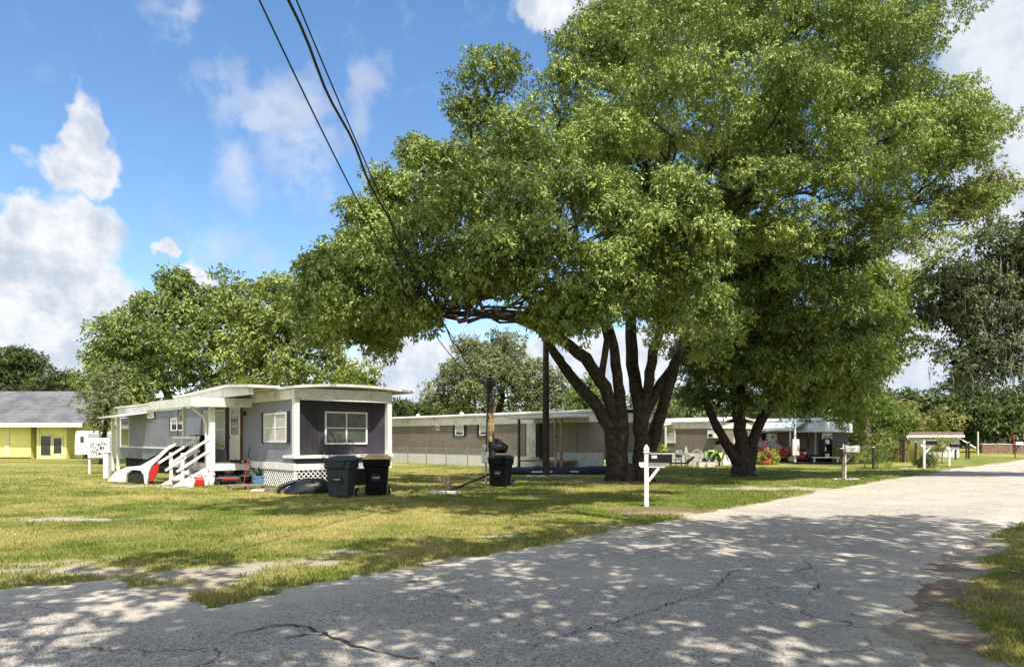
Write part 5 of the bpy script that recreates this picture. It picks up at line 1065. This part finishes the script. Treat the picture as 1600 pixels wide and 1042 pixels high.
# --- right hand background
RB = 'background trees beyond the white shed'
simple_tree('large_oak', 'large dark oak rising directly behind the white shed roof', P(1490, 690, 88),
  [LB(*q) for q in ((1470, 630, 88, 20), (1500, 618, 88, 20), (1440, 640, 88, 15), (1422, 626, 89, 9), (1530, 630, 87, 22), (1460, 655, 87, 26), (1500, 650, 87, 32), (1540, 655, 87, 30), (1490, 680, 88, 22))], oak, 50, group=RB, puff=1.3, leaf=.5, wid=.21, dens=11*2.2, per=6, r0=.6)
simple_tree('large_oak', 'tall dark oak at the right picture edge beyond the road', P(1580, 690, 84),
  [LB(*q) for q in ((1570, 636, 84, 20), (1600, 645, 84, 26), (1575, 660, 83, 28), (1545, 670, 84, 20), (1650, 620, 84, 50), (1620, 675, 84, 22), (1720, 630, 84, 50))], oak, 51, group=RB, puff=1.3, leaf=.5, wid=.21, dens=11*2.2, per=6, r0=.6)
simple_tree('olive_tree', 'low olive yellow tree in front of the dark oak, just left above the shed', P(1405, 695, 75),
  [LB(*q) for q in ((1400, 650, 75, 22), (1425, 655, 75, 22), (1385, 668, 75, 18), (1440, 668, 75, 16), (1410, 672, 74, 22))], olive_leaf, 52, puff=1., leaf=.4, wid=.16, dens=13*2.2, per=6, r0=.25)
simple_tree('olive_tree', 'olive yellow bush top peeking over the middle of the shed roof', P(1475, 695, 79),
  [LB(*q) for q in ((1470, 658, 79, 15), (1488, 664, 79, 12), (1455, 666, 79, 10))], olive_leaf, 53, puff=1., leaf=.4, wid=.16, dens=13*2.2, per=6, r0=.2)
simple_tree('bright_tree', 'bright green young tree just right of the pale bare trunk', P(1385, 705, 58),
  [LB(*q) for q in ((1378, 640, 58, 18), (1395, 665, 58, 18), (1370, 672, 58, 16), (1388, 690, 57, 16), (1360, 650, 60, 14))], leaf_material('fresh green leaves', (.08, .14, .025), (.17, .25, .05), .3), 54, puff=.8, leaf=.32, wid=.13, dens=17*2.2, per=6, r0=.16)
simple_tree('dark_tree', 'dark green tree left of the pale bare trunk behind the last home', P(1325, 700, 60),
  [LB(*q) for q in ((1325, 645, 60, 20), (1322, 668, 60, 14), (1338, 672, 59, 20), (1335, 615, 62, 18), (1330, 690, 59, 12), (1300, 635, 62, 16), (1270, 635, 63, 16))], oak, 55, puff=.9, leaf=.36, wid=.15, dens=16*2.2, per=6, r0=.3)
simple_tree('bush_tree', 'round green bush with low branches in front of the pale bare trunk', P(1362, 715, 46),
  [LB(*q) for q in ((1360, 672, 46, 13), (1372, 688, 46, 14), (1350, 690, 46, 11), (1384, 694, 46.5, 10))], leaf_material('mixed olive green leaves', (.10, .13, .03), (.24, .25, .07), .3), 56, puff=.45, leaf=.2, wid=.09, dens=40, per=6, r0=.1)
# --- far left dark trees
LBG = 'dark trees behind the yellow building'
for i, (px, py, Yd, lab, ls) in enumerate(((30, 560, 88, 'tall dark tree with a pointed top behind the yellow building', ((30, 575, 26), (50, 590, 24), (5, 595, 24), (34, 556, 10), (25, 605, 28), (-30, 590, 34))),
      (110, 590, 86, 'rounded dark tree behind the right end of the grey shingle roof', ((105, 600, 18), (88, 605, 16), (124, 604, 14), (105, 615, 20), (70, 608, 16))))):
    simple_tree('dark_tree', lab, P(px, 690, Yd), [LB(a, b, Yd, r) for a, b, r in ls], oak, 60 + i, group=LBG, puff=1.2, leaf=.5, wid=.2, dens=12*2.2, per=6, r0=.5)
# --- low undergrowth and tall pale weeds beside the last home
rs = np.random.RandomState(9); n = 9000; wx_ = rs.uniform(1295, 1440, n); Yw = rs.uniform(50, 62, n); wx_ = (wx_ - 800) / F * Yw
hh = rs.uniform(.4, 1.3, n) * (.5 + fbm(wx_, Yw, .4, 3)); an = rs.rand(n) * 6.28; ww = .03
W = np.stack([np.stack([wx_ - np.cos(an) * ww, Yw - np.sin(an) * ww, 0 * hh], -1), np.stack([wx_ + np.cos(an) * ww, Yw + np.sin(an) * ww, 0 * hh], -1), np.stack([wx_ + rs.randn(n) * .12, Yw + rs.randn(n) * .12, hh], -1)], 1).reshape(-1, 3)
tag(fast_mesh('weeds', W, np.arange(n * 3).reshape(-1, 3), blade_material(), attr={'dry': np.repeat(rs.uniform(.2, .9, n), 3), 'tone': np.repeat(rs.rand(n), 3)}), 'tall pale weeds beyond the last home and carport', 'weeds', kind='stuff')
# far wood closing the horizon
lobes = []; rng = random.Random(4)
for i in range(150):
    az_ = R(-52 + i * 104 / 149 + rng.uniform(-.4, .4)); Rr = rng.uniform(135, 165)
    hgt_ = rng.uniform(5.0, 8.5); lobes.append(((math.sin(az_) * Rr, math.cos(az_) * Rr, hgt_ * .5), (rng.uniform(3.5, 6), 4, hgt_ * .55)))
V, Q, tone, yg = foliage(lobes, 77, puff=1.9, leaf=1.0, wid=.45, dens=3.2, per=5, fill=.05)
tag(fast_mesh('far_wood', V, Q, oak, attr={'tone': tone, 'young': yg}), 'far off wood along the horizon', 'wood', kind='stuff')
# --- the tree overhead that shades the foreground (stands behind and right of the camera)
bs = Vector((9.5, -4.5, 0)); lobes = []; rng = random.Random(12)
for (x, y, z, r) in ((9, -3, 9.5, 3.4), (5.5, -1.5, 9.5, 3.), (1.8, -3, 9.2, 2.3), (-1.2, -1.8, 9, 1.4), (-3.6, -3.4, 9, 1.6), (-6.2, -1.6, 9.2, 1.3), (9, 1, 10.5, 2.8), (5.2, 2.2, 10.2, 2.1), (2, .6, 9.6, 2.2), (12.5, 0, 10, 2.8), (13.5, -3.5, 9.8, 3), (7.2, 4.0, 11.2, 1.7), (10.8, 3.8, 11.6, 1.8), (6, -6, 9, 3), (11, -7, 10, 3), (-4.5, -1.4, 9.2, 1.3), (-2.6, .4, 9.4, 1.3), (3.6, 4.1, 11, 1.1), (14.5, 2.6, 11.5, 1.6), (-.9, 8.2, 11.5, 1.7), (1.6, 9.2, 12, 1.5), (3.0, 7.4, 11.5, 1.1), (-3.2, 8.8, 12, 1.2)):
    lobes.append(((x - .6, y + 3.0, z), (r, r, r * .5)))
st = [([bs, Vector((9.3, -4.2, 3)), Vector((8.5, -3.6, 6)), Vector((7, -2.5, 8.5)), Vector((3, -1.5, 9.3)), Vector((-1.5, -2, 9))], [.6, .5, .42, .3, .2, .1]), ([Vector((8.7, -3.7, 5.5)), Vector((9.5, -1.5, 8.5)), Vector((10, 2, 10.5))], [.35, .25, .12]), ([Vector((9.5, -1.5, 8.5)), Vector((7.5, 4, 11.3)), Vector((4, 9, 12.2)), Vector((-1, 11.5, 12))], [.25, .18, .12, .05])]  # last limb and the end lobes added out of view to shade the lawn
tree('roadside_oak', 'big roadside oak whose high limbs reach over the near road and shade it', 'tree', bs, lobes, (oak_mid, M['bark']), 13, st, puff=.75, leaf=.28, wid=.14, dens=62, per=5, fill=.15, under=.6, rough=.3)
# ---------------------------------------------------------------- plants and things in front of the far homes
shrub('dark_bush', 'dark green bush around the foot of the white post mailbox by the road', 'bush', at(1452, 731), .55, oak, 71, 8)
shrub('dark_bush', 'low dark tuft just left of the bush mailbox', 'bush', at(1436, 731), .3, oak, 72, 5)
def young_tree(label, px, py, Yd, ztop, r, m, seed, stakes=0):
    b = P(px, 0, Yd); b.z = 0; t = tree('young_tree', label, 'tree', b, [((b.x, Yd, ztop - r), (r, r * .9, r * .9)), ((b.x - r * .6, Yd, ztop - r * 1.5), (r * .6,) * 3), ((b.x + r * .7, Yd, ztop - r * 1.4), (r * .6,) * 3)], (m, M['bark_pale']), seed, [([b, b + Vector((.03, 0, ztop - r))], [.05, .03])], puff=.3, leaf=.17, wid=.07, dens=70, per=5, twigs=1, twig_r=.02)
    return t
young_tree('small leafy tree between the bush mailbox and the white shed', 1472, 0, 47., CH + 4 / F * 47, .55, lime, 80); young_tree('small leafy tree on a thin stem left of the white shed corner', 1456, 0, 49., CH + 1 / F * 49, .35, bushm, 81)
young_tree('small leafy tree growing over the thin dark post by the carport', 1371, 0, 39., CH + 3 / F * 39, .8, lime, 82)
for px, Yd, zt_, lab in ((1365, 38, 1.15, 'thin dark post before the small carport, under the leafy tree'), (1431, 50, 1.35, 'single dark fence post between carport and bush mailbox'), (1493, 55, 1.2, 'thin dark stake behind the low white post mailbox'),
    (1510, 57, 1.3, 'thin dark post in front of the white shed end, left one'), (1514, 57, 1.3, 'thin dark post in front of the white shed end, right one'), (1528, 70, 2.2, 'slim pale post just right of the white shed')):
    c = P(px, 0, Yd); t = thing('fence_post', lab, 'post', (c.x, Yd, 0), 0, 'posts in the far field'); MB().box(-.05, .05, -.05, .05, 0, zt_).build('shaft', M['slab'] if px == 1528 else M['pole_wood'], t); MB().loft([[(-.055, -.055, zt_ + .001), (.055, -.055, zt_ + .001), (.055, .055, zt_ + .001), (-.055, .055, zt_ + .001)], [(-.01, -.01, zt_ + .05), (.01, -.01, zt_ + .05), (.01, .01, zt_ + .05), (-.01, .01, zt_ + .05)]]).build('cap', M['slab'], t)
# little carport
Yc = 50.; c = P(1392, 0, Yc); t = thing('small_carport', 'small dark flat roofed carport frame in front of the bushes', 'carport', (c.x, Yc, 0)); w2 = 17.5 / F * Yc
MB().box(-w2, w2, -.6, 1.6, CH - 2.0 / F * Yc, CH + .8 / F * Yc).build('roof', M['pole_wood'], t)
for x in (-w2 + .1, w2 * .55, w2 - .15):
    for y in (-.5, 1.5): MB().box(x - .06, x + .06, y - .06, y + .06, 0, CH - 2.1 / F * Yc).build('post', M['pole_wood'], t)
c = P(1399, 0, 51.); t = thing('wood_box', 'rusty brown wooden crate standing under the small carport', 'crate', (c.x, 50.7, 0)); bevel(MB().box(-.52, .52, -.3, .3, 0, .88).build('box', M['rust'], t), .01); MB().box(-.55, .55, -.33, .33, .885, .93).build('lid', M['pole_wood'], t); mb = MB(); [mb.box(-.52, .52, -.312, -.301, z, z + .02) for z in (.28, .58)]; mb.build('board_gaps', M['dark'], t)
c = P(1377, 0, 50.6); t = thing('metal_sheet', 'faded blue sheet metal panel standing at the left of the small carport', 'sheet', (c.x, 50.3, 0)); MB().box(-.4, .4, 0, .04, 0, .9).build('panel', M['shedblue'], t); MB().box(-.43, .43, .041, .08, .8, .86).build('rail', M['steel'], t)
# red flag sign + far thing
c = P(1584, 0, 76); t = thing('red_sign', 'thin dark red post with a narrow red plate before the pink building', 'sign', (c.x, 76, 0)); MB().box(-.05, .05, -.05, .05, 0, 2.0).build('post', M['redcar'], t); MB().box(-.12, .12, -.08, -.055, 1.5, 1.95).build('plate', M['redcar'], t)
# slab by bush mailbox
t = thing('edging_slab', 'pale flat stone at the road side left of the bush mailbox', 'stone', at(1419, 733)); MB().prism([(-.5, -.15), (.45, -.2), (.5, .1), (-.3, .15)], -.02, .06).build('stone', M['slab'], t)
# utility pole far left behind
c = P(143, 0, 66); t = thing('utility_pole', 'slim grey utility pole with a white transformer behind the yellow building', 'utility pole', (c.x, 66, 0)); MB().tube([(0, 0, 0), (0, 0, CH + 113 / F * 66)], [.16, .11], 8).build('shaft', M['slab'], t); MB().lathe([(.0, 5.2), (.28, 5.2), (.28, 6.0), (0, 6.05)], 12, (-.35, 0)).build('transformer', M['jug'], t)
for zz_, lab in ((CH + 86 / F * 66, 'upper thin wire over the grey shingle roof'), (CH + 81 / F * 66, 'lower thin wire over the grey shingle roof')):
    tag(MB().tube([(c.x, 66, zz_), (c.x - 14, 66.5, zz_ - .25), (c.x - 30, 67, zz_)], .03, 5).build('power_cable', M['wire'], None), lab, 'cable', 'wires behind the yellow building')
# meter pole at home 4
c = P(1242, 0, 46); t = thing('meter_pole', 'white meter pole with grey boxes in front of the farthest brown home', 'meter pole', (c.x, 46, 0)); MB().tube([(0, 0, 0), (0, 0, CH + 42 / F * 46)], [.09, .06], 8).build('shaft', M['white'], t); bevel(MB().box(-.2, .2, -.2, -.09, CH - 1 / F * 46 - .35, CH - 1 / F * 46).build('meter_box', M['jug'], t), .01); bevel(MB().box(-.22, .2, -.22, -.09, .55, 1.2).build('breaker_box', M['slab'], t), .01); MB().tube([(-.1, -.15, 1.55), (-.08, -.1, 3.1), (.06, -.1, 3.2)], .025, 6).build('conduit', M['steel'], t)
# red car
def car():
    c = P(1207, 0, 49.); t = thing('red_car', 'red sedan parked behind the flowering plants in front of the farthest brown home', 'car', (c.x, 49., 0), R(-32)); L, Wd = 4.4, 1.74
    side = [(-2.2, .32), (2.1, .30), (2.2, .5), (2.14, .72), (1.3, .90), (.95, .93), (-1.2, .95), (-2.0, .93), (-2.2, .75)]
    rings = [[(x, y * (1 - .06 * (z < .4)), z) for x, z in side] for y in (-.87, -.8, .8, .87)]
    mb = MB(); rr2 = [[(x * (.985 if abs(y) > .84 else 1), y, .32 + (z - .32) * (.97 if abs(y) > .84 else 1)) for x, z in side] for y in (-.87, -.82, .82, .87)]; mb.loft(rr2)
    b = mb.build('body', M['redcar'], t); bevel(b, .05, 3)
    cab = [[(-1.75, y, .93), (1.05, y, .93), (.35, y * .8, 1.40), (-.95, y * .8, 1.42)] for y in (-.8, .8)]
    MB().loft(cab).build('windows', M['darkglass'], t)
    MB().loft([[(-1.0, y, 1.405), (.42, y, 1.385), (.3, y * .97, 1.44), (-.85, y * .97, 1.46)] for y in (-.66, .66)]).build('roof', M['redcar'], t)
    for y in (-.80, .80):
        MB().bar((1.08, y * .98, .92), (.37, y * .83, 1.40), .06, .06).build('pillar', M['redcar'], t); MB().bar((-.2, y * 1.0, .93), (-.2, y * .82, 1.41), .06, .08).build('pillar', M['redcar'], t)
    for x in (-1.35, 1.35):
        for y in (-.89, .69):
            wmb = MB().loft([[(x + .31 * math.cos(a), y + dy, .31 + .31 * math.sin(a)) for a in [i * math.pi / 10 for i in range(20)]] for dy in (0, .2)]); wo = wmb.build('wheel', M['rubber'], t); MB().loft([[(x + .18 * math.cos(a), y + dy, .31 + .18 * math.sin(a)) for a in [i * math.pi / 8 for i in range(16)]] for dy in (-.012, .212)]).build('rim', M['steel'], wo)
    for y in (-.62, .62): bevel(MB().box(1.98, 2.2, y - .17, y + .17, .60, .74).build('headlight', M['jug'], t), .02)
    MB().box(2.17, 2.235, -.35, .35, .42, .58).build('grille', M['black'], t); MB().box(1.9, 2.25, -.8, .8, .28, .36).build('bumper', M['redcar'], t)
    for y in (-.95, .85): MB().box(.75, .9, y, y + .12, .92, 1.02).build('mirror', M['redcar'], t)
car()
# person on the porch of home 4
pp = H4.W(H4.sx(1193, -1.2), -1.2, .5)
t = thing('person', 'person in white long sleeves and navy vest standing on the farthest home porch', 'person', pp, R(-20))
def skin_body():
    vs = [((0, 0, .92), .13), ((0, .0, 1.12), .14), ((0, .01, 1.36), .155), ((0, .01, 1.48), .07), ((0, -.01, 1.62), .088), ((0, -.01, 1.70), .08),
          ((.10, 0, .86), .10), ((.11, -.02, .48), .06), ((.11, .01, .08), .042), ((.11, -.13, .03), .035), ((-.10, 0, .86), .10), ((-.11, -.01, .48), .06), ((-.11, .01, .08), .042), ((-.11, -.13, .03), .035),
          ((.19, 0, 1.40), .06), ((.25, -.03, 1.14), .042), ((.20, -.22, 1.02), .032), ((.18, -.29, 1.0), .028), ((-.19, 0, 1.40), .06), ((-.26, -.02, 1.14), .042), ((-.21, -.2, 1.0), .032), ((-.19, -.27, .98), .028)]
    es = [(0, 1), (1, 2), (2, 3), (3, 4), (4, 5), (0, 6), (6, 7), (7, 8), (8, 9), (0, 10), (10, 11), (11, 12), (12, 13), (2, 14), (14, 15), (15, 16), (16, 17), (2, 18), (18, 19), (19, 20), (20, 21)]
    for s, ib in ((1, 17), (-1, 21)):
        bx = vs[ib][0]
        for f in range(4): vs.append(((bx[0] + s * (-.02 + f * .014), bx[1] - .045, bx[2] - .005), .009)); vs.append(((bx[0] + s * (-.02 + f * .014), bx[1] - .065 - .006 * (f in (1, 2)), bx[2] - .035), .008)); es += [(ib, len(vs) - 2), (len(vs) - 2, len(vs) - 1)]
        vs.append(((bx[0] - s * .035, bx[1] - .01, bx[2] - .02), .010)); es.append((ib, len(vs) - 1))
    me = bpy.data.meshes.new('body'); me.from_pydata([v for v, r in vs], es, []); o = bpy.data.objects.new('body', me); sc.collection.objects.link(o)
    m = o.modifiers.new('skin', 'SKIN'); me.skin_vertices.new(name='') if not me.skin_vertices else None
    for i, (v, r) in enumerate(vs): me.skin_vertices[0].data[i].radius = (r, r)
    me.skin_vertices[0].data[0].use_root = True; sm = o.modifiers.new('sub', 'SUBSURF'); sm.levels = 1; sm.render_levels = 1
    dg = bpy.context.evaluated_depsgraph_get(); me2 = bpy.data.meshes.new_from_object(o.evaluated_get(dg)); bpy.data.objects.remove(o); return me2
me = skin_body(); me.materials.clear(); me.materials.append(M['skin']); o = bpy.data.objects.new('body', me); sc.collection.objects.link(o); o.parent = t
MB().loft([[(a * .20 * s_, b * .145 * s_ + .01, z) for a, b in [(math.cos(q), math.sin(q)) for q in [i * math.pi / 8 for i in range(16)]]] for s_, z in ((.95, .90), (.98, 1.1), (1.08, 1.34), (.85, 1.44), (.42, 1.475))]).build('vest', M['navycloth'], t, True)
for s_ in (1, -1): MB().tube([(.17 * s_, 0, 1.42), (.255 * s_, -.02, 1.15), (.205 * s_, -.2, 1.025)], [.075, .058, .045], 10).build('sleeve', M['whitecloth'], t, True); MB().tube([(.085 * s_, 0, .96), (.11 * s_, -.01, .5), (.11 * s_, .01, .09)], [.125, .085, .06], 10).build('trouser_leg', M['whitecloth'] if False else M['navycloth'], t, True)
MB().loft([[(a * r_, b * r_ + .015, z) for a, b in [(math.cos(q), math.sin(q)) for q in [i * math.pi / 6 for i in range(12)]]] for r_, z in ((.098, 1.64), (.104, 1.70), (.09, 1.76), (.04, 1.795))]).build('hair', M['hair'], t, True)
# plants by the car
def bush_at(label, px, Yd, r, m, seed, name='yellow_shrub', cat='shrub', **kw): c = P(px, 0, Yd); return shrub(name, label, cat, (c.x, Yd, 0), r, m, seed, grp=None, **kw)
bush_at('yellow green leafy shrub right of the smaller tree trunk', 1181, 44.5, .5, bushm, 90, leaf=.17, dens=60); bush_at('yellow green flowering shrub in front of the red car windscreen', 1194, 45.2, .6, bushm, 91, leaf=.17, dens=60, hz_=.8); bush_at('low yellow green shrub just left of the red car bonnet', 1207, 45.6, .5, bushm, 92, leaf=.15, dens=60)
c = P(1199, 0, 44.3); t = thing('flower_pot', 'terracotta pot with dark red flowers in front of the red car', 'flower pot', (c.x, 44.3, 0)); MB().lathe([(0, 0), (.17, 0), (.24, .3), (.27, .3), (.27, .36), (.0, .34)], 16).build('pot', M['terracotta'], t)
V, Q, tone, yg = foliage([((0, 0, .55), (.3, .3, .2))], 5, puff=.12, leaf=.09, wid=.05, dens=220, per=5); fast_mesh('flowers', V, Q, mat('dark red petals', (.25, .03, .03), .6), t, attr={'tone': tone})
c = P(1187, 0, 44.2); t = thing('flower_pot', 'orange terracotta bowl left of the dark red flowers', 'flower pot', (c.x + .3, 44.1, 0)); MB().lathe([(0, 0), (.14, 0), (.26, .22), (.28, .22), (.28, .26), (.0, .25)], 16).build('pot', M['terracotta'], t); MB().lathe([(.0, .262), (.2, .262), (.1, .3), (0, .31)], 12).build('soil', M['bark'], t)
c = P(1228, 0, 48); t = thing('grey_bin', 'pale grey rubbish bin between the red car and the meter pole', 'bin', (c.x + .6, 48.4, 0)); MB().lathe([(0, 0), (.24, 0), (.29, .8), (.0, .8)], 14).build('body', M['slab'], t); MB().lathe([(.31, .805), (.31, .86), (.05, .92), (0, .92)], 14).build('lid', M['meter'], t)
def chair(label, loc, rz, m, grp, name='patio_chair', round_back=False):
    t = thing(name, label, 'chair', loc, rz, grp); MB().box(-.24, .24, -.24, .24, .42, .45).build('seat', m, t)
    if round_back:
        mb = MB(); mb.tube([(.30 * math.cos(a), .24, .66 + .32 * math.sin(a)) for a in [i * math.pi / 10 for i in range(21)]], .018, 6)
        for i in range(5): x = -.2 + .1 * i; hh = math.sqrt(max(.01, .09 - x * x)); mb.tube([(x, .24, .66 - hh), (x, .24, .66 + hh)], .01, 5)
    else:
        mb = MB().box(-.25, .25, .22, .25, .52, .95)
    mb.build('backrest', m, t)
    for x in (-.23, .19):
        for y in (-.23, .2): MB().box(x, x + .04, y, y + .04, 0, .419).build('leg', m, t)
        MB().box(x - .02, x + .06, -.24, .24, .62, .65).build('armrest', m, t)
def gp_(px, Yd, dx=0): c = P(px, 0, Yd); return (c.x + dx, Yd, 0)
PG = 'patio furniture in front of the tan home with the air conditioner'
chair('cream patio chair with a round wire back right of the patio table', gp_(1089, 41.5), R(170), M['jug'], PG, round_back=True)
chair('cream patio chair half hidden behind the patio table, right side', gp_(1079, 42.3), R(60), M['yellow_panel'], PG, round_back=True)
chair('grey mesh lounge chair left of the patio table', gp_(1056, 42.0), R(-150), M['meter'], PG); 
t = thing('patio_table', 'cream patio table with small ornaments between the garden chairs', 'table', gp_(1069, 41.8)); MB().lathe([(0, .70), (.48, .70), (.48, .73), (0, .73)], 20).build('tabletop', M['yellow_panel'], t)
for a in (.7, 2.3, 3.9, 5.4): MB().tube([(.35 * math.cos(a), .35 * math.sin(a), .70), (.38 * math.cos(a), .38 * math.sin(a), 0)], .02, 6).build('leg', M['jug'], t)
t = thing('table_ornament', 'small pale ornament standing on the cream patio table', 'ornament', (gp_(1069, 41.8)[0] + .1, 41.8, .731)); MB().lathe([(0, 0), (.1, 0), (.12, .1), (.05, .2), (.08, .3), (.03, .38), (0, .4)], 12).build('vase', M['jug'], t, True); MB().lathe([(.0, .39), (.03, .42), (0, .46)], 8).build('stopper', M['jug'], t)
t = thing('reclining_chair', 'low dark reclining seat on the grass under the patio table', 'recliner', gp_(1063, 40.9)); MB().box(-.6, .35, -.28, .28, .22, .28).build('seat', M['black'], t); MB().bar((.36, 0, .26), (.75, 0, .6), .56, .05).build('backrest', M['black'], t); [MB().box(x, x + .04, y, y + .04, 0, .219).build('leg', M['steel'], t) for x in (-.55, .3) for y in (-.26, .22)]
shrub('yellow_shrub', 'tall narrow yellow green shrub beside the huge tree, left of the curtained window', 'shrub', gp_(1033, 44), .42, bushm, 95, 9, .15, 60, hz_=2.3)
def banana(label, px, Yd, s, m, seed, name='broadleaf_plant'):
    rg_ = random.Random(seed); t = thing(name, label, 'plant', gp_(px, Yd), 0, 'broad leaved plants by the wall'); mb = MB()
    for i in range(11):
        a = rg_.uniform(0, 6.28); l = s * rg_.uniform(.7, 1.2); d = Vector((math.cos(a), math.sin(a), 0)); w0 = Vector((-d.y, d.x, 0)) * l * .16; p0 = Vector((0, 0, .15)); p1 = d * l * .35 + Vector((0, 0, .15 + l * .7)); p2 = d * l * .8 + Vector((0, 0, .1 + l * .75)); p3 = d * l * 1.05 + Vector((0, 0, l * .5))
        mb.add([p0 - w0 * .15, p0 + w0 * .15, p1 + w0, p1 - w0, p2 + w0 * .8, p2 - w0 * .8, p3], [(0, 1, 2, 3), (3, 2, 4, 5), (5, 4, 6)])
    mb.build('leaves', m, t); MB().tube([(0, 0, 0), (0, 0, .3)], .05, 6).build('stem', M['bin_green'], t)
lf1 = mat('fresh plant leaf', (.18, .30, .06), .4, .3, 3)
banana('broad leaved plant below the wall air conditioner', 1113, 42.6, .95, lf1, 1); banana('broad leaved plant touching the left trunk of the smaller tree', 1124, 42.0, .8, lf1, 2); banana('small dark leaved plant right of the round backed chair', 1103, 41.6, .45, M['bin_green'], 3)
for i, (px, Yd, lab) in enumerate(((1097, 41.4, 'white planter box right of the round backed chair'), (1110, 41.3, 'white planter tub under the broad leaved plant'))):
    t = thing('planter', lab, 'planter', gp_(px, Yd), 0, 'white planters'); MB().loft([[(-.2, -.15, .0), (.2, -.15, 0), (.2, .15, 0), (-.2, .15, 0)], [(-.26, -.2, .3), (.26, -.2, .3), (.26, .2, .3), (-.26, .2, .3)]]).build('tub', M['white'], t); MB().box(-.22, .22, -.16, .16, .301, .33).build('soil', M['bark'], t)
# dark seats and shelf by home 4 end
for i, (px, lab) in enumerate(((1250, 'dark garden chair just right of the white meter pole'), (1259, 'dark garden chair touching the black carport post'))): chair(lab, gp_(px, 47.8), R(-160 + 20 * i), M['black'], 'dark chairs by the meter pole', 'garden_chair')
t = thing('shelf_unit', 'dark shelf unit with pale things against the end of the farthest home', 'shelf', H4.W(.45, H4.sy(1290, .45)), H4.rz)
mb = MB().box(-.2, -.17, -.5, .5, 0, 1.55); [mb.box(-.169, .2, -.5, .5, z, z + .03) for z in (.3, .75, 1.2)]; [mb.box(-.169, .2, y, y + .03, 0, 1.55) for y in (-.53, .5)]; mb.build('shelves', M['black'], t)
for i in range(7): y, z = rg.uniform(-.45, .35), (.331, .781, 1.231)[i % 3]; t2_ = thing('storage_jar', ('white', 'pale', 'cream', 'small white', 'narrow pale', 'wide cream', 'tall white')[i] + ' container standing on the dark shelf unit by the farthest home', 'container', H4.W(.45 + .03, H4.sy(1290, .45) + y, z), 0, 'containers on the dark shelf unit'); MB().lathe([(0, 0), (.07 + .01 * i, 0), (.08 + .01 * i, .2), (.04, .27), (0, .28)], 10).build('body', M['jug'], t2_); MB().lathe([(.05, .281), (.05, .30), (0, .301)], 8).build('lid', M['slab'], t2_)
t = thing('white_bench', 'low white bench in front of the dark shelf unit', 'bench', gp_(1290, 46.8), R(-10)); MB().box(-.8, .8, -.2, .2, .38, .44).build('seat', M['jug'], t); [MB().box(x, x + .06, -.18, .18, 0, .379).build('leg', M['jug'], t) for x in (-.72, .66)]
t = thing('wood_sleeper', 'long dark timber edging in front of the farthest home', 'timber', gp_(1285, 46.)); bevel(MB().box(-1.8, 1.6, -.1, .1, -.02, .14).build('beam', M['pole_wood'], t), .015)
